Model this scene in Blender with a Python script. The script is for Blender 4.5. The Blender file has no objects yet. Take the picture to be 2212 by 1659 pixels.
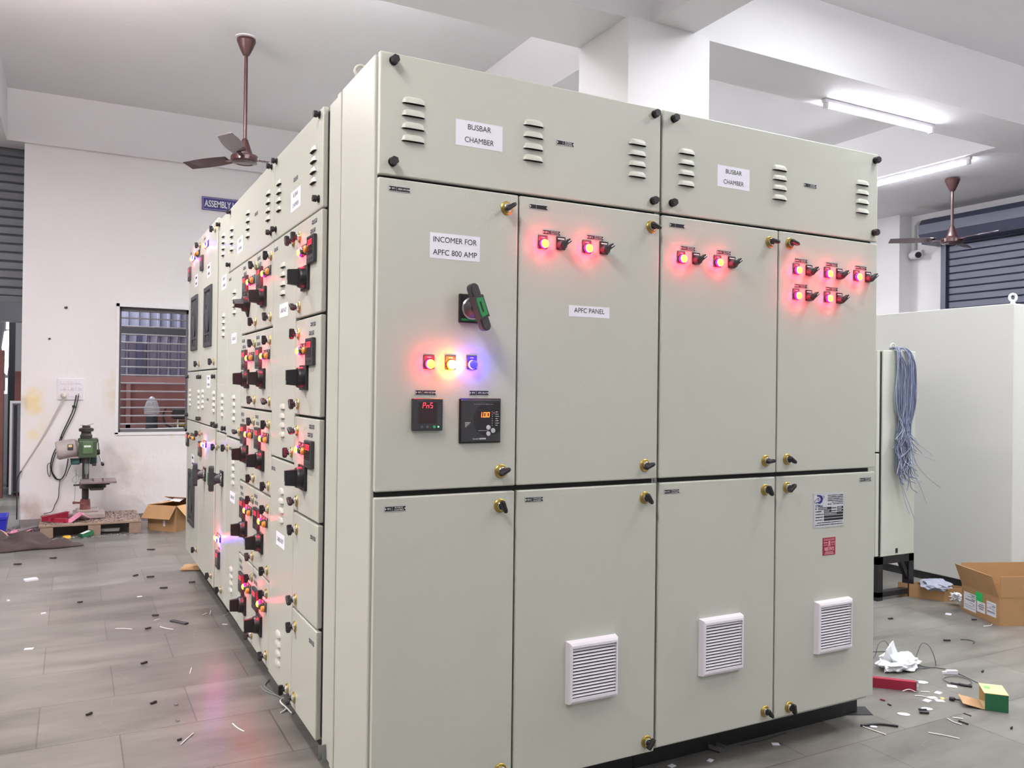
import bpy, bmesh, math, random
from mathutils import Matrix, Vector
random.seed(7)
S = bpy.context.scene
COL = S.collection
PI = math.pi

# ------------------------------------------------------------------ camera
cam_d = bpy.data.cameras.new('camera')
cam_d.sensor_fit = 'HORIZONTAL'
cam_d.sensor_width = 36.0
cam_d.lens = 36.0 * 1792.2158 / 2212.0
cam_d.clip_start = 0.05
cam = bpy.data.objects.new('camera', cam_d)
COL.objects.link(cam)
cr = (0.88361782, -0.46805205, 0.01211713)
cu = (-0.01307775, 0.0011972, 0.99991377)
cf = (0.4680262, 0.88370009, 0.0050632)
cam.matrix_world = Matrix(((cr[0], cu[0], -cf[0], -0.76813278), (cr[1], cu[1], -cf[1], -2.28238171), (cr[2], cu[2], -cf[2], 1.35), (0, 0, 0, 1)))
S.camera = cam

# ------------------------------------------------------------------ world, lights, exposure
S.view_settings.view_transform = 'Standard'
S.view_settings.look = 'None'
S.view_settings.exposure = 0.26
S.view_settings.gamma = 1.0
S.view_settings.use_curve_mapping = False
w = bpy.data.worlds.new('world')
S.world = w
w.use_nodes = True
w.node_tree.nodes['Background'].inputs[0].default_value = (0.80, 0.86, 1.0, 1)
w.node_tree.nodes['Background'].inputs[1].default_value = 0.35

def unseen_lamp(loc, axis, power, color, up=0.6, length=1.2, width=0.06):
    """unseen strip lamp: shines down, plus an added uplight scaled by up"""
    for k, p in ((0, power), (1, power * up)):
        if p <= 0:
            continue
        l = bpy.data.lights.new('unseen_lamp', 'AREA')
        l.shape = 'RECTANGLE'
        l.size = length
        l.size_y = width
        l.energy = p
        l.color = color
        o = bpy.data.objects.new('unseen_lamp', l)
        COL.objects.link(o)
        o.location = (loc[0], loc[1], loc[2] + 0.02 * k)
        o.rotation_euler = (PI * k, 0, PI / 2 if axis == 'y' else 0)

WHITE = (0.95, 0.98, 1.0)
WARM = (1.0, 0.93, 0.92)
unseen_lamp((2.72, -3.30, 3.60), 'y', 46, WHITE, 0.7)           # on the beam right of the camera
unseen_lamp((-1.25, -1.10, 3.60), 'y', 58, WARM, 0.5)           # on the beam left of the camera
unseen_lamp((-1.26, 2.60, 3.60), 'y', 68, WARM, 2.5)            # same beam, beside the long row of feeders
unseen_lamp((2.23, -0.30, 3.60), 'y', 9, WHITE, 2.0)            # fill added beside the beam to brighten the column
unseen_lamp((2.71, -0.75, 3.60), 'y', 26, WHITE, 2.2)  # fill added on the beam's other side to brighten the right bay
unseen_lamp((3.55, 0.55, 3.98), 'x', 46, WHITE, 0)             # fill added under the right bay's ceiling for the pale cabinet and floor
unseen_lamp((0.6, -4.6, 3.60), 'x', 26, WHITE, 1.5)  # fill added behind the camera to brighten the lower front doors
unseen_lamp((6.45, -0.35, 3.60), 'y', 150, WHITE, 0.15)  # fill added beside the lowered slab to brighten the right floor
unseen_lamp((-3.4, 1.5, 3.60), 'y', 150, WARM, 1.0)  # fill added in the unseen left hall to brighten the feeder doors
unseen_lamp((3.6, 6.45, 3.70), 'x', 230, WHITE, 1.0)  # fill added out of sight behind the cabinets to brighten the right wall
unseen_lamp((0.6, 2.40, 3.66), 'x', 22, WHITE, 0.8)             # far side of the beam over the front cabinets
unseen_lamp((-0.6, 8.2, 3.6), 'x', 125, (0.9, 0.93, 1.0), 0)    # added outside to light what shows through the window
unseen_lamp((-2.6, 9.4, 3.4), 'y', 75, (0.95, 0.96, 1.0), 0)  # added to light the space beyond the left opening

# ------------------------------------------------------------------ materials
def lin(c):
    out = []
    for v in c[:3]:
        v = v / 255.0
        out.append(v / 12.92 if v <= 0.04045 else ((v + 0.055) / 1.055) ** 2.4)
    return (out[0], out[1], out[2], 1.0)

MATS = {}
def mat(name, rgb, rough=0.5, metal=0.0, bump=None, var=None, emit=None, spec=None, trans=None, alpha=None, coat=None):
    """rgb 0-255; bump=(scale, strength); var=(scale, amount); emit=(rgb, strength)"""
    if name in MATS:
        return MATS[name]
    m = bpy.data.materials.new(name)
    m.use_nodes = True
    nt = m.node_tree
    b = nt.nodes['Principled BSDF']
    b.inputs['Base Color'].default_value = lin(rgb)
    b.inputs['Roughness'].default_value = rough
    b.inputs['Metallic'].default_value = metal
    if spec is not None:
        b.inputs['Specular IOR Level'].default_value = spec
    if trans is not None:
        b.inputs['Transmission Weight'].default_value = trans
    if alpha is not None:
        b.inputs['Alpha'].default_value = alpha
    if coat is not None:
        b.inputs['Coat Weight'].default_value = coat
    tc = None
    if bump or var:
        tc = nt.nodes.new('ShaderNodeTexCoord')
    if bump:
        n = nt.nodes.new('ShaderNodeTexNoise')
        n.inputs['Scale'].default_value = bump[0]
        n.inputs['Detail'].default_value = 3.0
        nt.links.new(tc.outputs['Object'], n.inputs['Vector'])
        bp = nt.nodes.new('ShaderNodeBump')
        bp.inputs['Strength'].default_value = bump[1]
        bp.inputs['Distance'].default_value = 0.004
        nt.links.new(n.outputs['Fac'], bp.inputs['Height'])
        nt.links.new(bp.outputs['Normal'], b.inputs['Normal'])
    if var:
        n = nt.nodes.new('ShaderNodeTexNoise')
        n.inputs['Scale'].default_value = var[0]
        n.inputs['Detail'].default_value = 5.0
        nt.links.new(tc.outputs['Object'], n.inputs['Vector'])
        mx = nt.nodes.new('ShaderNodeMix')
        mx.data_type = 'RGBA'
        c = lin(rgb)
        mx.inputs[6].default_value = tuple(max(0, v * (1 - var[1])) for v in c[:3]) + (1,)
        mx.inputs[7].default_value = tuple(min(1, v * (1 + var[1])) for v in c[:3]) + (1,)
        nt.links.new(n.outputs['Fac'], mx.inputs[0])
        nt.links.new(mx.outputs[2], b.inputs['Base Color'])
    if emit:
        b.inputs['Emission Color'].default_value = tuple(emit[0]) + (1,)
        b.inputs['Emission Strength'].default_value = emit[1]
    MATS[name] = m
    return m

PAINT = mat('siemens_grey_paint', (184, 186, 175), 0.33, bump=(380, 0.22))
GASKET = mat('black_rubber', (26, 26, 26), 0.7)
BLACKM = mat('black_enamel', (20, 20, 24), 0.45, bump=(60, 0.1))
BLACKP = mat('black_plastic', (24, 23, 26), 0.42)
DARKP = mat('charcoal_plastic', (58, 58, 62), 0.5)
SLOT = mat('dark_slot', (14, 14, 14), 0.8)
BRASS = mat('brass_plated_steel', (172, 150, 78), 0.35, 0.85)
CHROME = mat('chrome', (215, 215, 215), 0.18, 1.0)
STEEL = mat('bare_steel', (150, 150, 150), 0.42, 0.8, var=(12, 0.2))
ALU = mat('anodised_plate', (190, 192, 196), 0.38, 0.35)
PAPER = mat('white_paper', (226, 226, 236), 0.75)
INK = mat('black_ink', (28, 28, 32), 0.8)
WHITEINK = mat('white_ink', (225, 225, 225), 0.7)
WPLASTIC = mat('white_plastic', (222, 218, 224), 0.45)
RED7 = mat('red_segments', (120, 10, 15), 0.5, emit=((1.0, 0.03, 0.06), 2.6))
DISPLAY = mat('dark_red_display', (34, 8, 12), 0.2)
METERF = mat('meter_front', (46, 46, 50), 0.4)
GREENP = mat('green_plastic', (38, 130, 70), 0.45)
R_CORE = mat('red_lamp_core', (255, 120, 60), 0.3, emit=((1.0, 0.33, 0.02), 9.0))
R_RIM = mat('red_lamp_lens', (200, 10, 30), 0.3, emit=((1.0, 0.0, 0.055), 170.0))
Y_CORE = mat('yellow_lamp_core', (255, 230, 120), 0.3, emit=((1.0, 0.80, 0.35), 14.0))
Y_RIM = mat('yellow_lamp_lens', (240, 170, 0), 0.3, emit=((1.0, 0.27, 0.0), 230.0))
B_CORE = mat('blue_lamp_core', (20, 30, 255), 0.3, emit=((0.03, 0.02, 1.0), 4.0))
B_RIM = mat('blue_lamp_lens', (20, 20, 240), 0.3, emit=((0.06, 0.01, 1.0), 210.0))
AMBER = mat('amber_lens', (226, 138, 48), 0.25, coat=0.5)
DKGREEN = mat('dark_green_lens', (52, 50, 26), 0.25, coat=0.5)
REDSIGN = mat('red_sign_enamel', (140, 22, 48), 0.5)
PINKINK = mat('pale_sign_ink', (226, 170, 180), 0.7)
NAVYINK = mat('navy_ink', (30, 24, 110), 0.6)
BROWNM = mat('brown_fan_enamel', (72, 44, 44), 0.32, 0.25, coat=0.3)
CARD = mat('cardboard', (166, 128, 88), 0.85, var=(9, 0.08), bump=(90, 0.1))
CARDIN = mat('cardboard_inside', (172, 134, 98), 0.85, var=(9, 0.06))
KRAFT = mat('carton_edge', (196, 170, 140), 0.85)
WOOD = mat('pallet_wood', (140, 120, 104), 0.85, var=(22, 0.25), bump=(60, 0.3))
REDWOOD = mat('reddish_boards', (122, 78, 74), 0.8, var=(8, 0.2))
PINKD = mat('pink_powder_paper', (226, 150, 178), 0.9, var=(30, 0.12))
REDPAINT = mat('crimson_paint', (152, 26, 54), 0.5)
BLUEP = mat('blue_plastic', (40, 42, 170), 0.45)
MGREEN = mat('machine_green', (58, 74, 54), 0.5, 0.1, var=(26, 0.3))
MDARK = mat('machine_dark_iron', (58, 54, 52), 0.55, 0.4, var=(24, 0.3))
MGREY = mat('motor_grey', (168, 160, 156), 0.5, var=(20, 0.15))
TEAL = mat('teal_paint', (40, 84, 80), 0.5)
CLOTH = mat('brown_cloth', (66, 54, 53), 0.95, var=(18, 0.25), bump=(120, 0.4))
WIRE_B = mat('grey_blue_wire', (98, 104, 132), 0.5)
WIRE_L = mat('pale_wire', (150, 156, 176), 0.5)
WIRE_K = mat('black_wire', (36, 34, 36), 0.5)
WIRE_W = mat('white_wire', (225, 222, 220), 0.5)
BCAB = mat('pale_cabinet_paint', (190, 190, 186), 0.45, bump=(420, 0.06))
FOIL = mat('crumpled_white_film', (228, 230, 234), 0.35, bump=(40, 0.6))
CLEAR = mat('clear_film', (235, 238, 242), 0.12, trans=0.75, bump=(30, 0.7))
GREENBOX = mat('green_card', (24, 92, 56), 0.6)
TAN = mat('tan_card', (214, 188, 140), 0.8, var=(14, 0.06))
STICKER = mat('green_sticker', (30, 190, 96), 0.6)
SHUT_B = mat('blue_grey_shutter', (56, 59, 80), 0.45, 0.1)
SHUT_D = mat('dark_grey_shutter', (82, 86, 92), 0.5, 0.1, var=(3, 0.15))
YARDSHEET = mat('grey_blue_sheet', (128, 128, 146), 0.6)
GREYP = mat('grey_paint', (128, 126, 128), 0.5)
DIM = mat('dim_grey', (52, 52, 56), 0.7)
TUBE = mat('lit_tube', (255, 255, 255), 0.4, emit=((0.93, 0.93, 1.0), 62.0))
GAP = mat('daylight', (255, 255, 255), 0.5, emit=((1.0, 0.93, 0.92), 9.0))

def wall_mat(name, rgb, dirt=False, stains=()):
    m = bpy.data.materials.new(name)
    m.use_nodes = True
    nt = m.node_tree
    N, L = nt.nodes, nt.links
    b = N['Principled BSDF']
    b.inputs['Roughness'].default_value = 0.72
    tc = N.new('ShaderNodeTexCoord')
    n = N.new('ShaderNodeTexNoise'); n.inputs['Scale'].default_value = 1.3; n.inputs['Detail'].default_value = 6
    L.new(tc.outputs['Object'], n.inputs['Vector'])
    mx = N.new('ShaderNodeMix'); mx.data_type = 'RGBA'
    c = lin(rgb)
    mx.inputs[6].default_value = tuple(v * 0.95 for v in c[:3]) + (1,)
    mx.inputs[7].default_value = tuple(min(1, v * 1.04) for v in c[:3]) + (1,)
    L.new(n.outputs['Fac'], mx.inputs[0])
    col = mx.outputs[2]
    n2 = N.new('ShaderNodeTexNoise'); n2.inputs['Scale'].default_value = 9; n2.inputs['Detail'].default_value = 6
    L.new(tc.outputs['Object'], n2.inputs['Vector'])
    def blend(mask, color):
        nonlocal col
        k = N.new('ShaderNodeMix'); k.data_type = 'RGBA'
        L.new(mask, k.inputs[0]); L.new(col, k.inputs[6]); k.inputs[7].default_value = lin(color)
        col = k.outputs[2]
    def math_(op, a, b_, clamp=False):
        k = N.new('ShaderNodeMath'); k.operation = op; k.use_clamp = clamp
        for i, v in enumerate((a, b_)):
            if isinstance(v, (int, float)): k.inputs[i].default_value = v
            else: L.new(v, k.inputs[i])
        return k.outputs[0]
    for (sx, sz, rx, rz, color, amt) in stains:                # paint and dirt marks with a shape of their own
        sp = N.new('ShaderNodeSeparateXYZ'); L.new(tc.outputs['Object'], sp.inputs[0])
        dx = math_('DIVIDE', math_('SUBTRACT', sp.outputs[0], sx), rx)
        dz = math_('DIVIDE', math_('SUBTRACT', sp.outputs[2], sz), rz)
        d = math_('ADD', math_('MULTIPLY', dx, dx), math_('MULTIPLY', dz, dz))
        f = math_('SUBTRACT', 1.0, d, True)
        f = math_('MULTIPLY', f, math_('MULTIPLY', math_('SUBTRACT', n2.outputs['Fac'], 0.30), 3.2, True), True)
        blend(math_('MULTIPLY', f, amt), color)
    L.new(col, b.inputs['Base Color'])
    bp = N.new('ShaderNodeBump'); bp.inputs['Strength'].default_value = 0.15; bp.inputs['Distance'].default_value = 0.01
    n3 = N.new('ShaderNodeTexNoise'); n3.inputs['Scale'].default_value = 25; n3.inputs['Detail'].default_value = 4
    L.new(tc.outputs['Object'], n3.inputs['Vector']); L.new(n3.outputs['Fac'], bp.inputs['Height']); L.new(bp.outputs['Normal'], b.inputs['Normal'])
    MATS[name] = m
    return m

WALL = wall_mat('white_wall_paint', (226, 224, 226))
WALLF = wall_mat('scuffed_white_wall_paint', (226, 223, 224), True, (
    (-1.095, 1.20, 0.10, 0.13, (228, 200, 110), 0.75), (-1.085, 1.09, 0.09, 0.07, (226, 196, 100), 0.7), (-1.09, 0.86, 0.06, 0.06, (228, 206, 120), 0.5),
    (-1.05, 1.0, 0.14, 0.5, (222, 208, 170), 0.35), (-0.44, 1.25, 0.09, 0.26, (206, 190, 150), 0.5), (-0.36, 0.62, 0.22, 0.22, (190, 176, 160), 0.4),
    (-0.25, 0.4, 0.3, 0.3, (196, 184, 172), 0.35), (-1.12, 0.12, 0.16, 0.22, (170, 146, 128), 0.7), (-0.85, 0.14, 0.4, 0.13, (186, 168, 158), 0.5), (0.12, 0.83, 0.03, 0.03, (200, 186, 120), 0.7),
    (-1.18, 1.15, 0.06, 0.12, (150, 120, 90), 0.35)))
CEIL = wall_mat('white_ceiling_paint', (222, 220, 222))

def floor_mat():
    m = bpy.data.materials.new('grey_stone_tiles')
    m.use_nodes = True
    N, L = m.node_tree.nodes, m.node_tree.links
    b = N['Principled BSDF']
    tc = N.new('ShaderNodeTexCoord')
    mp = N.new('ShaderNodeMapping')
    mp.inputs['Location'].default_value = (0.87, -0.80 + 0.44 * 6, 0)
    L.new(tc.outputs['Object'], mp.inputs['Vector'])
    br = N.new('ShaderNodeTexBrick')
    br.offset = 0.5
    br.inputs['Scale'].default_value = 1.0
    br.inputs['Mortar Size'].default_value = 0.0032
    br.inputs['Mortar Smooth'].default_value = 0.4
    br.inputs['Brick Width'].default_value = 0.56
    br.inputs['Row Height'].default_value = 0.44
    br.inputs['Color1'].default_value = lin((106, 103, 98))
    br.inputs['Color2'].default_value = lin((118, 115, 110))
    br.inputs['Mortar'].default_value = lin((84, 79, 74))
    L.new(mp.outputs[0], br.inputs['Vector'])
    n = N.new('ShaderNodeTexNoise'); n.inputs['Scale'].default_value = 2.2; n.inputs['Detail'].default_value = 8; n.inputs['Roughness'].default_value = 0.65
    st = N.new('ShaderNodeMapping'); st.inputs['Scale'].default_value = (0.7, 2.6, 1)
    L.new(tc.outputs['Object'], st.inputs['Vector']); L.new(st.outputs[0], n.inputs['Vector'])
    mr = N.new('ShaderNodeMapRange'); mr.inputs['From Min'].default_value = 0.25; mr.inputs['From Max'].default_value = 0.75
    mr.inputs['To Min'].default_value = 0.55; mr.inputs['To Max'].default_value = 1.40
    L.new(n.outputs['Fac'], mr.inputs[0])
    hs = N.new('ShaderNodeVectorMath'); hs.operation = 'SCALE'
    L.new(br.outputs['Color'], hs.inputs[0]); L.new(mr.outputs[0], hs.inputs['Scale'])
    # fine pale scratches
    w1 = N.new('ShaderNodeTexVoronoi'); w1.feature = 'DISTANCE_TO_EDGE'; w1.inputs['Scale'].default_value = 1.1
    wn = N.new('ShaderNodeTexNoise'); wn.inputs['Scale'].default_value = 1.7
    L.new(tc.outputs['Object'], wn.inputs['Vector'])
    va = N.new('ShaderNodeMix'); va.data_type = 'RGBA'; va.inputs[0].default_value = 0.35
    L.new(tc.outputs['Object'], va.inputs[6]); L.new(wn.outputs['Color'], va.inputs[7]); L.new(va.outputs[2], w1.inputs['Vector'])
    cmpn = N.new('ShaderNodeMath'); cmpn.operation = 'LESS_THAN'; cmpn.inputs[1].default_value = 0.0010
    L.new(w1.outputs['Distance'], cmpn.inputs[0])
    sc = N.new('ShaderNodeMath'); sc.operation = 'MULTIPLY'; sc.inputs[1].default_value = 0.30
    L.new(cmpn.outputs[0], sc.inputs[0])
    mx = N.new('ShaderNodeMix'); mx.data_type = 'RGBA'
    L.new(sc.outputs[0], mx.inputs[0]); L.new(hs.outputs[0], mx.inputs[6]); mx.inputs[7].default_value = lin((140, 137, 132))
    L.new(mx.outputs[2], b.inputs['Base Color'])
    rr = N.new('ShaderNodeMapRange'); rr.inputs['To Min'].default_value = 0.27; rr.inputs['To Max'].default_value = 0.36
    L.new(n.outputs['Fac'], rr.inputs[0]); L.new(rr.outputs[0], b.inputs['Roughness'])
    bp = N.new('ShaderNodeBump'); bp.inputs['Strength'].default_value = 0.05; bp.inputs['Distance'].default_value = 0.002
    L.new(n.outputs['Fac'], bp.inputs['Height']); L.new(bp.outputs['Normal'], b.inputs['Normal'])
    MATS['floor'] = m
    return m
FLOORM = floor_mat()

# ------------------------------------------------------------------ mesh helpers
_txt = {}
def text_geo(s, bold=0.0):
    key = (s, bold)
    if key in _txt:
        return _txt[key]
    cu_ = bpy.data.curves.new('lettering', 'FONT')
    cu_.body = s
    cu_.size = 1.0
    cu_.offset = bold
    cu_.align_x = 'CENTER'
    cu_.align_y = 'CENTER'
    o = bpy.data.objects.new('lettering', cu_)
    COL.objects.link(o)
    dg = bpy.context.evaluated_depsgraph_get()
    me = o.evaluated_get(dg).to_mesh()
    v = [tuple(p.co) for p in me.vertices]
    f = [tuple(p.vertices) for p in me.polygons]
    o.evaluated_get(dg).to_mesh_clear()
    bpy.data.objects.remove(o)
    bpy.data.curves.remove(cu_)
    if v:
        xs = [p[0] for p in v]; ys = [p[1] for p in v]
        cx, cy = (min(xs) + max(xs)) / 2, (min(ys) + max(ys)) / 2
        v = [(p[0] - cx, p[1] - cy, 0) for p in v]
        _txt[key] = (v, f, max(xs) - min(xs), max(ys) - min(ys))
    else:
        _txt[key] = ([], [], 1, 1)
    return _txt[key]

class MB:
    def __init__(self):
        self.v, self.f, self.m, self.s = [], [], [], []
    def add(self, verts, faces, mat=0, smooth=False):
        n = len(self.v)
        self.v += [tuple(p) for p in verts]
        self.f += [tuple(i + n for i in q) for q in faces]
        self.m += [mat] * len(faces)
        self.s += [smooth] * len(faces)
        return self
    def box(self, x0, x1, y0, y1, z0, z1, mat=0):
        v = [(x0, y0, z0), (x1, y0, z0), (x1, y1, z0), (x0, y1, z0), (x0, y0, z1), (x1, y0, z1), (x1, y1, z1), (x0, y1, z1)]
        return self.add(v, [(0, 3, 2, 1), (4, 5, 6, 7), (0, 1, 5, 4), (1, 2, 6, 5), (2, 3, 7, 6), (3, 0, 4, 7)], mat)
    def bbox(self, x0, x1, y0, y1, z0, z1, bev=0.003, seg=2, mat=0):
        bm = bmesh.new()
        bmesh.ops.create_cube(bm, size=1.0)
        for p in bm.verts:
            p.co = Vector(((x0 + x1) / 2 + p.co.x * (x1 - x0), (y0 + y1) / 2 + p.co.y * (y1 - y0), (z0 + z1) / 2 + p.co.z * (z1 - z0)))
        bmesh.ops.bevel(bm, geom=list(bm.edges), offset=bev, segments=seg, profile=0.5, affect='EDGES')
        bm.verts.ensure_lookup_table()
        bm.verts.index_update()
        self.add([tuple(p.co) for p in bm.verts], [tuple(q.index for q in fc.verts) for fc in bm.faces], mat)
        bm.free()
        return self
    def obox(self, c, ax, half, mat=0):
        """oriented box: centre, three unit axes, half sizes"""
        c = Vector(c); A = [Vector(a).normalized() * h for a, h in zip(ax, half)]
        v = []
        for k in (-1, 1):
            for i, j in ((-1, -1), (1, -1), (1, 1), (-1, 1)):
                v.append(c + A[0] * i + A[1] * j + A[2] * k)
        return self.add(v, [(0, 3, 2, 1), (4, 5, 6, 7), (0, 1, 5, 4), (1, 2, 6, 5), (2, 3, 7, 6), (3, 0, 4, 7)], mat)
    def cyl(self, p0, p1, r0, r1=None, seg=20, mat=0, cap0=True, cap1=True, smooth=True):
        r1 = r0 if r1 is None else r1
        p0, p1 = Vector(p0), Vector(p1)
        d = (p1 - p0).normalized()
        a = d.orthogonal().normalized(); b = d.cross(a)
        ring = lambda p, r: [p + (a * math.cos(2 * PI * i / seg) + b * math.sin(2 * PI * i / seg)) * r for i in range(seg)]
        A, B = ring(p0, r0), ring(p1, r1)
        self.add(A + B, [(i, (i + 1) % seg, seg + (i + 1) % seg, seg + i) for i in range(seg)], mat, smooth)
        if cap0: self.add(A, [tuple(range(seg - 1, -1, -1))], mat)
        if cap1: self.add(B, [tuple(range(seg))], mat)
        return self
    def lathe(self, prof, o=(0, 0, 0), d=(0, 0, 1), seg=28, mat=0, mats=None, smooth=True):
        """prof: list of (radius, height) along axis d"""
        o, d = Vector(o), Vector(d).normalized()
        a = d.orthogonal().normalized(); b = d.cross(a)
        for k in range(len(prof) - 1):
            (r0, h0), (r1, h1) = prof[k], prof[k + 1]
            ring = lambda r, h: [o + d * h + (a * math.cos(2 * PI * i / seg) + b * math.sin(2 * PI * i / seg)) * max(r, 1e-5) for i in range(seg)]
            self.add(ring(r0, h0) + ring(r1, h1), [(i, (i + 1) % seg, seg + (i + 1) % seg, seg + i) for i in range(seg)], mats[k] if mats else mat, smooth)
        return self
    def tube(self, pts, r, seg=8, mat=0):
        P = [Vector(p) for p in pts]
        rings = []
        prev = None
        for i, p in enumerate(P):
            t = (P[min(i + 1, len(P) - 1)] - P[max(i - 1, 0)])
            t = t.normalized() if t.length > 1e-9 else Vector((0, 0, 1))
            a = prev - t * prev.dot(t) if prev is not None else t.orthogonal()
            if a.length < 1e-6: a = t.orthogonal()
            a.normalize(); prev = a
            b = t.cross(a)
            rr = r[i] if isinstance(r, (list, tuple)) else r
            rings.append([p + (a * math.cos(2 * PI * k / seg) + b * math.sin(2 * PI * k / seg)) * rr for k in range(seg)])
        v = [q for R_ in rings for q in R_]
        f = []
        for i in range(len(P) - 1):
            for k in range(seg):
                f.append((i * seg + k, i * seg + (k + 1) % seg, (i + 1) * seg + (k + 1) % seg, (i + 1) * seg + k))
        self.add(v, f, mat, True)
        self.add(rings[0], [tuple(range(seg - 1, -1, -1))], mat)
        self.add(rings[-1], [tuple(range(seg))], mat)
        return self
    def torus(self, c, n, R, r, seg=24, sub=8, mat=0):
        c, n = Vector(c), Vector(n).normalized()
        a = n.orthogonal().normalized(); b = n.cross(a)
        v, f = [], []
        for i in range(seg):
            e = a * math.cos(2 * PI * i / seg) + b * math.sin(2 * PI * i / seg)
            for k in range(sub):
                v.append(c + e * (R + r * math.cos(2 * PI * k / sub)) + n * r * math.sin(2 * PI * k / sub))
        for i in range(seg):
            for k in range(sub):
                f.append((i * sub + k, ((i + 1) % seg) * sub + k, ((i + 1) % seg) * sub + (k + 1) % sub, i * sub + (k + 1) % sub))
        return self.add(v, f, mat, True)
    def prism(self, poly, y0, y1, mat=0, to=lambda x, z, y: (x, y, z)):
        """poly [(x,z)...] counter-clockwise seen from -y, extruded y0 -> y1"""
        n = len(poly)
        v = [to(x, z, y0) for x, z in poly] + [to(x, z, y1) for x, z in poly]
        f = [tuple(range(n)), tuple(range(2 * n - 1, n - 1, -1))]
        f += [(i, n + i, n + (i + 1) % n, (i + 1) % n) for i in range(n)]
        return self.add(v, f, mat)
    def text(self, s, x, z, y, h=None, width=None, mat=0, bold=0.0, rot=0.0, mirror=False):
        """lettering in the xz plane facing -y; h = height of the ink, width = its width"""
        v, f, tw, th = text_geo(s, bold)
        if not v: return self
        sz = (h / th) if h else width / tw
        sx = (width / tw) if width else sz
        c, s_ = math.cos(rot), math.sin(rot)
        out = []
        for p in v:
            px, pz = p[0] * sx * (-1 if mirror else 1), p[1] * sz
            out.append((x + px * c - pz * s_, y, z + px * s_ + pz * c))
        return self.add(out, f, mat)
    def rect(self, x0, x1, z0, z1, y, mat=0):
        return self.add([(x0, y, z0), (x1, y, z0), (x1, y, z1), (x0, y, z1)], [(0, 1, 2, 3)], mat)
    def seg7(self, ch, x, z, y, w_, h_, t, mat=0, slant=0.12):
        table = {'0': 'abcdef', '1': 'bc', '5': 'acdfg', 'P': 'abefg', 'n': 'ceg', 'S': 'acdfg', '8': 'abcdefg', '2': 'abdeg', '3': 'abcdg', '6': 'acdefg', '4': 'bcfg', '9': 'abcdfg', '7': 'abc'}
        g = {'a': (t, w_ - t, h_ - t, h_), 'g': (t, w_ - t, h_ / 2 - t / 2, h_ / 2 + t / 2), 'd': (t, w_ - t, 0, t),
             'f': (0, t, h_ / 2, h_), 'e': (0, t, 0, h_ / 2), 'b': (w_ - t, w_, h_ / 2, h_), 'c': (w_ - t, w_, 0, h_ / 2)}
        if ch == '.':
            return self.rect(x, x + t, z, z + t, y, mat)
        for k in table[ch]:
            a0, a1, b0, b1 = g[k]
            self.add([(x + a0 + b0 * slant, y, z + b0), (x + a1 + b0 * slant, y, z + b0), (x + a1 + b1 * slant, y, z + b1), (x + a0 + b1 * slant, y, z + b1)], [(0, 1, 2, 3)], mat)
        return self
    def mesh(self, name, mats):
        me = bpy.data.meshes.new(name)
        me.from_pydata(self.v, [], self.f)
        for m_ in mats:
            me.materials.append(m_)
        me.polygons.foreach_set('material_index', self.m)
        me.polygons.foreach_set('use_smooth', self.s)
        me.update()
        return me
    def build(self, name, mats, parent=None, loc=(0, 0, 0), rot=(0, 0, 0)):
        if not isinstance(mats, (list, tuple)): mats = [mats]
        return put(name, self.mesh(name, mats), parent, loc, rot)

def put(name, me, parent=None, loc=(0, 0, 0), rot=(0, 0, 0)):
    o = bpy.data.objects.new(name, me)
    COL.objects.link(o)
    o.parent = parent
    o.location = loc
    o.rotation_euler = rot
    return o
def tag(o, label, cat, group=None, kind=None):
    o['label'] = label; o['category'] = cat
    if group: o['group'] = group
    if kind: o['kind'] = kind
    return o
def thing(name, label, cat, loc=(0, 0, 0), rotz=0.0, group=None):
    o = bpy.data.objects.new(name, None)
    COL.objects.link(o)
    o.empty_display_size = 0.05
    o.location = loc
    o.rotation_euler = (0, 0, rotz)
    return tag(o, label, cat, group)
def struct(name, mb, mats):
    o = mb.build(name, mats)
    o['kind'] = 'structure'
    return o
def catmull(pts, n=8):
    P = [Vector(p) for p in pts]
    P = [P[0] * 2 - P[1]] + P + [P[-1] * 2 - P[-2]]
    out = []
    for i in range(1, len(P) - 2):
        for k in range(n):
            t = k / n
            a, b, c, d = P[i - 1], P[i], P[i + 1], P[i + 2]
            out.append(0.5 * ((2 * b) + (c - a) * t + (2 * a - 5 * b + 4 * c - d) * t * t + (3 * b - a - 3 * c + d) * t * t * t))
    out.append(P[-2])
    return out

# ------------------------------------------------------------------ the room
ZC, ZB = 4.05, 3.57
struct('floor', MB().box(-6, 9.2, -6.6, 12.5, -0.2, 0.0), FLOORM)
struct('ceiling', MB().box(-6, 9.2, -6.6, 7.2, ZC, ZC + 0.2), CEIL)
mb = MB()
mb.box(-1.19, -0.38, 6.65, 6.87, 0, ZB); mb.box(0.55, 8.55, 6.65, 6.87, 0, ZB)
mb.box(-0.38, 0.55, 6.65, 6.87, 0, 0.87); mb.box(-0.38, 0.55, 6.65, 6.87, 2.11, ZB)
struct('wall_far', mb, WALLF)
struct('wall_far_side', MB().box(-6, -4.6, 6.65, 6.87, 0, ZB), WALL)
struct('wall_right', MB().box(8.55, 8.75, -6.6, 7.2, 0, ZC), WALL)
struct('wall_near', MB().box(-6, 9.2, -6.8, -6.6, 0, ZC), WALL)
struct('wall_left', MB().box(-6.2, -6, -6.6, 7.2, 0, ZC), WALL)
struct('trim_1', MB().box(-1.33, 8.55, 6.60, 6.90, ZB, ZC), CEIL)                    # beam over the far wall
struct('trim_2', MB().box(-1.85, -1.33, -6.6, 6.90, ZB, ZC), CEIL)                   # beam along the left
struct('trim_3', MB().box(-1.33, 2.31, 1.775, 2.29, ZB, ZC), CEIL)                   # beam from the column to the left
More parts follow.
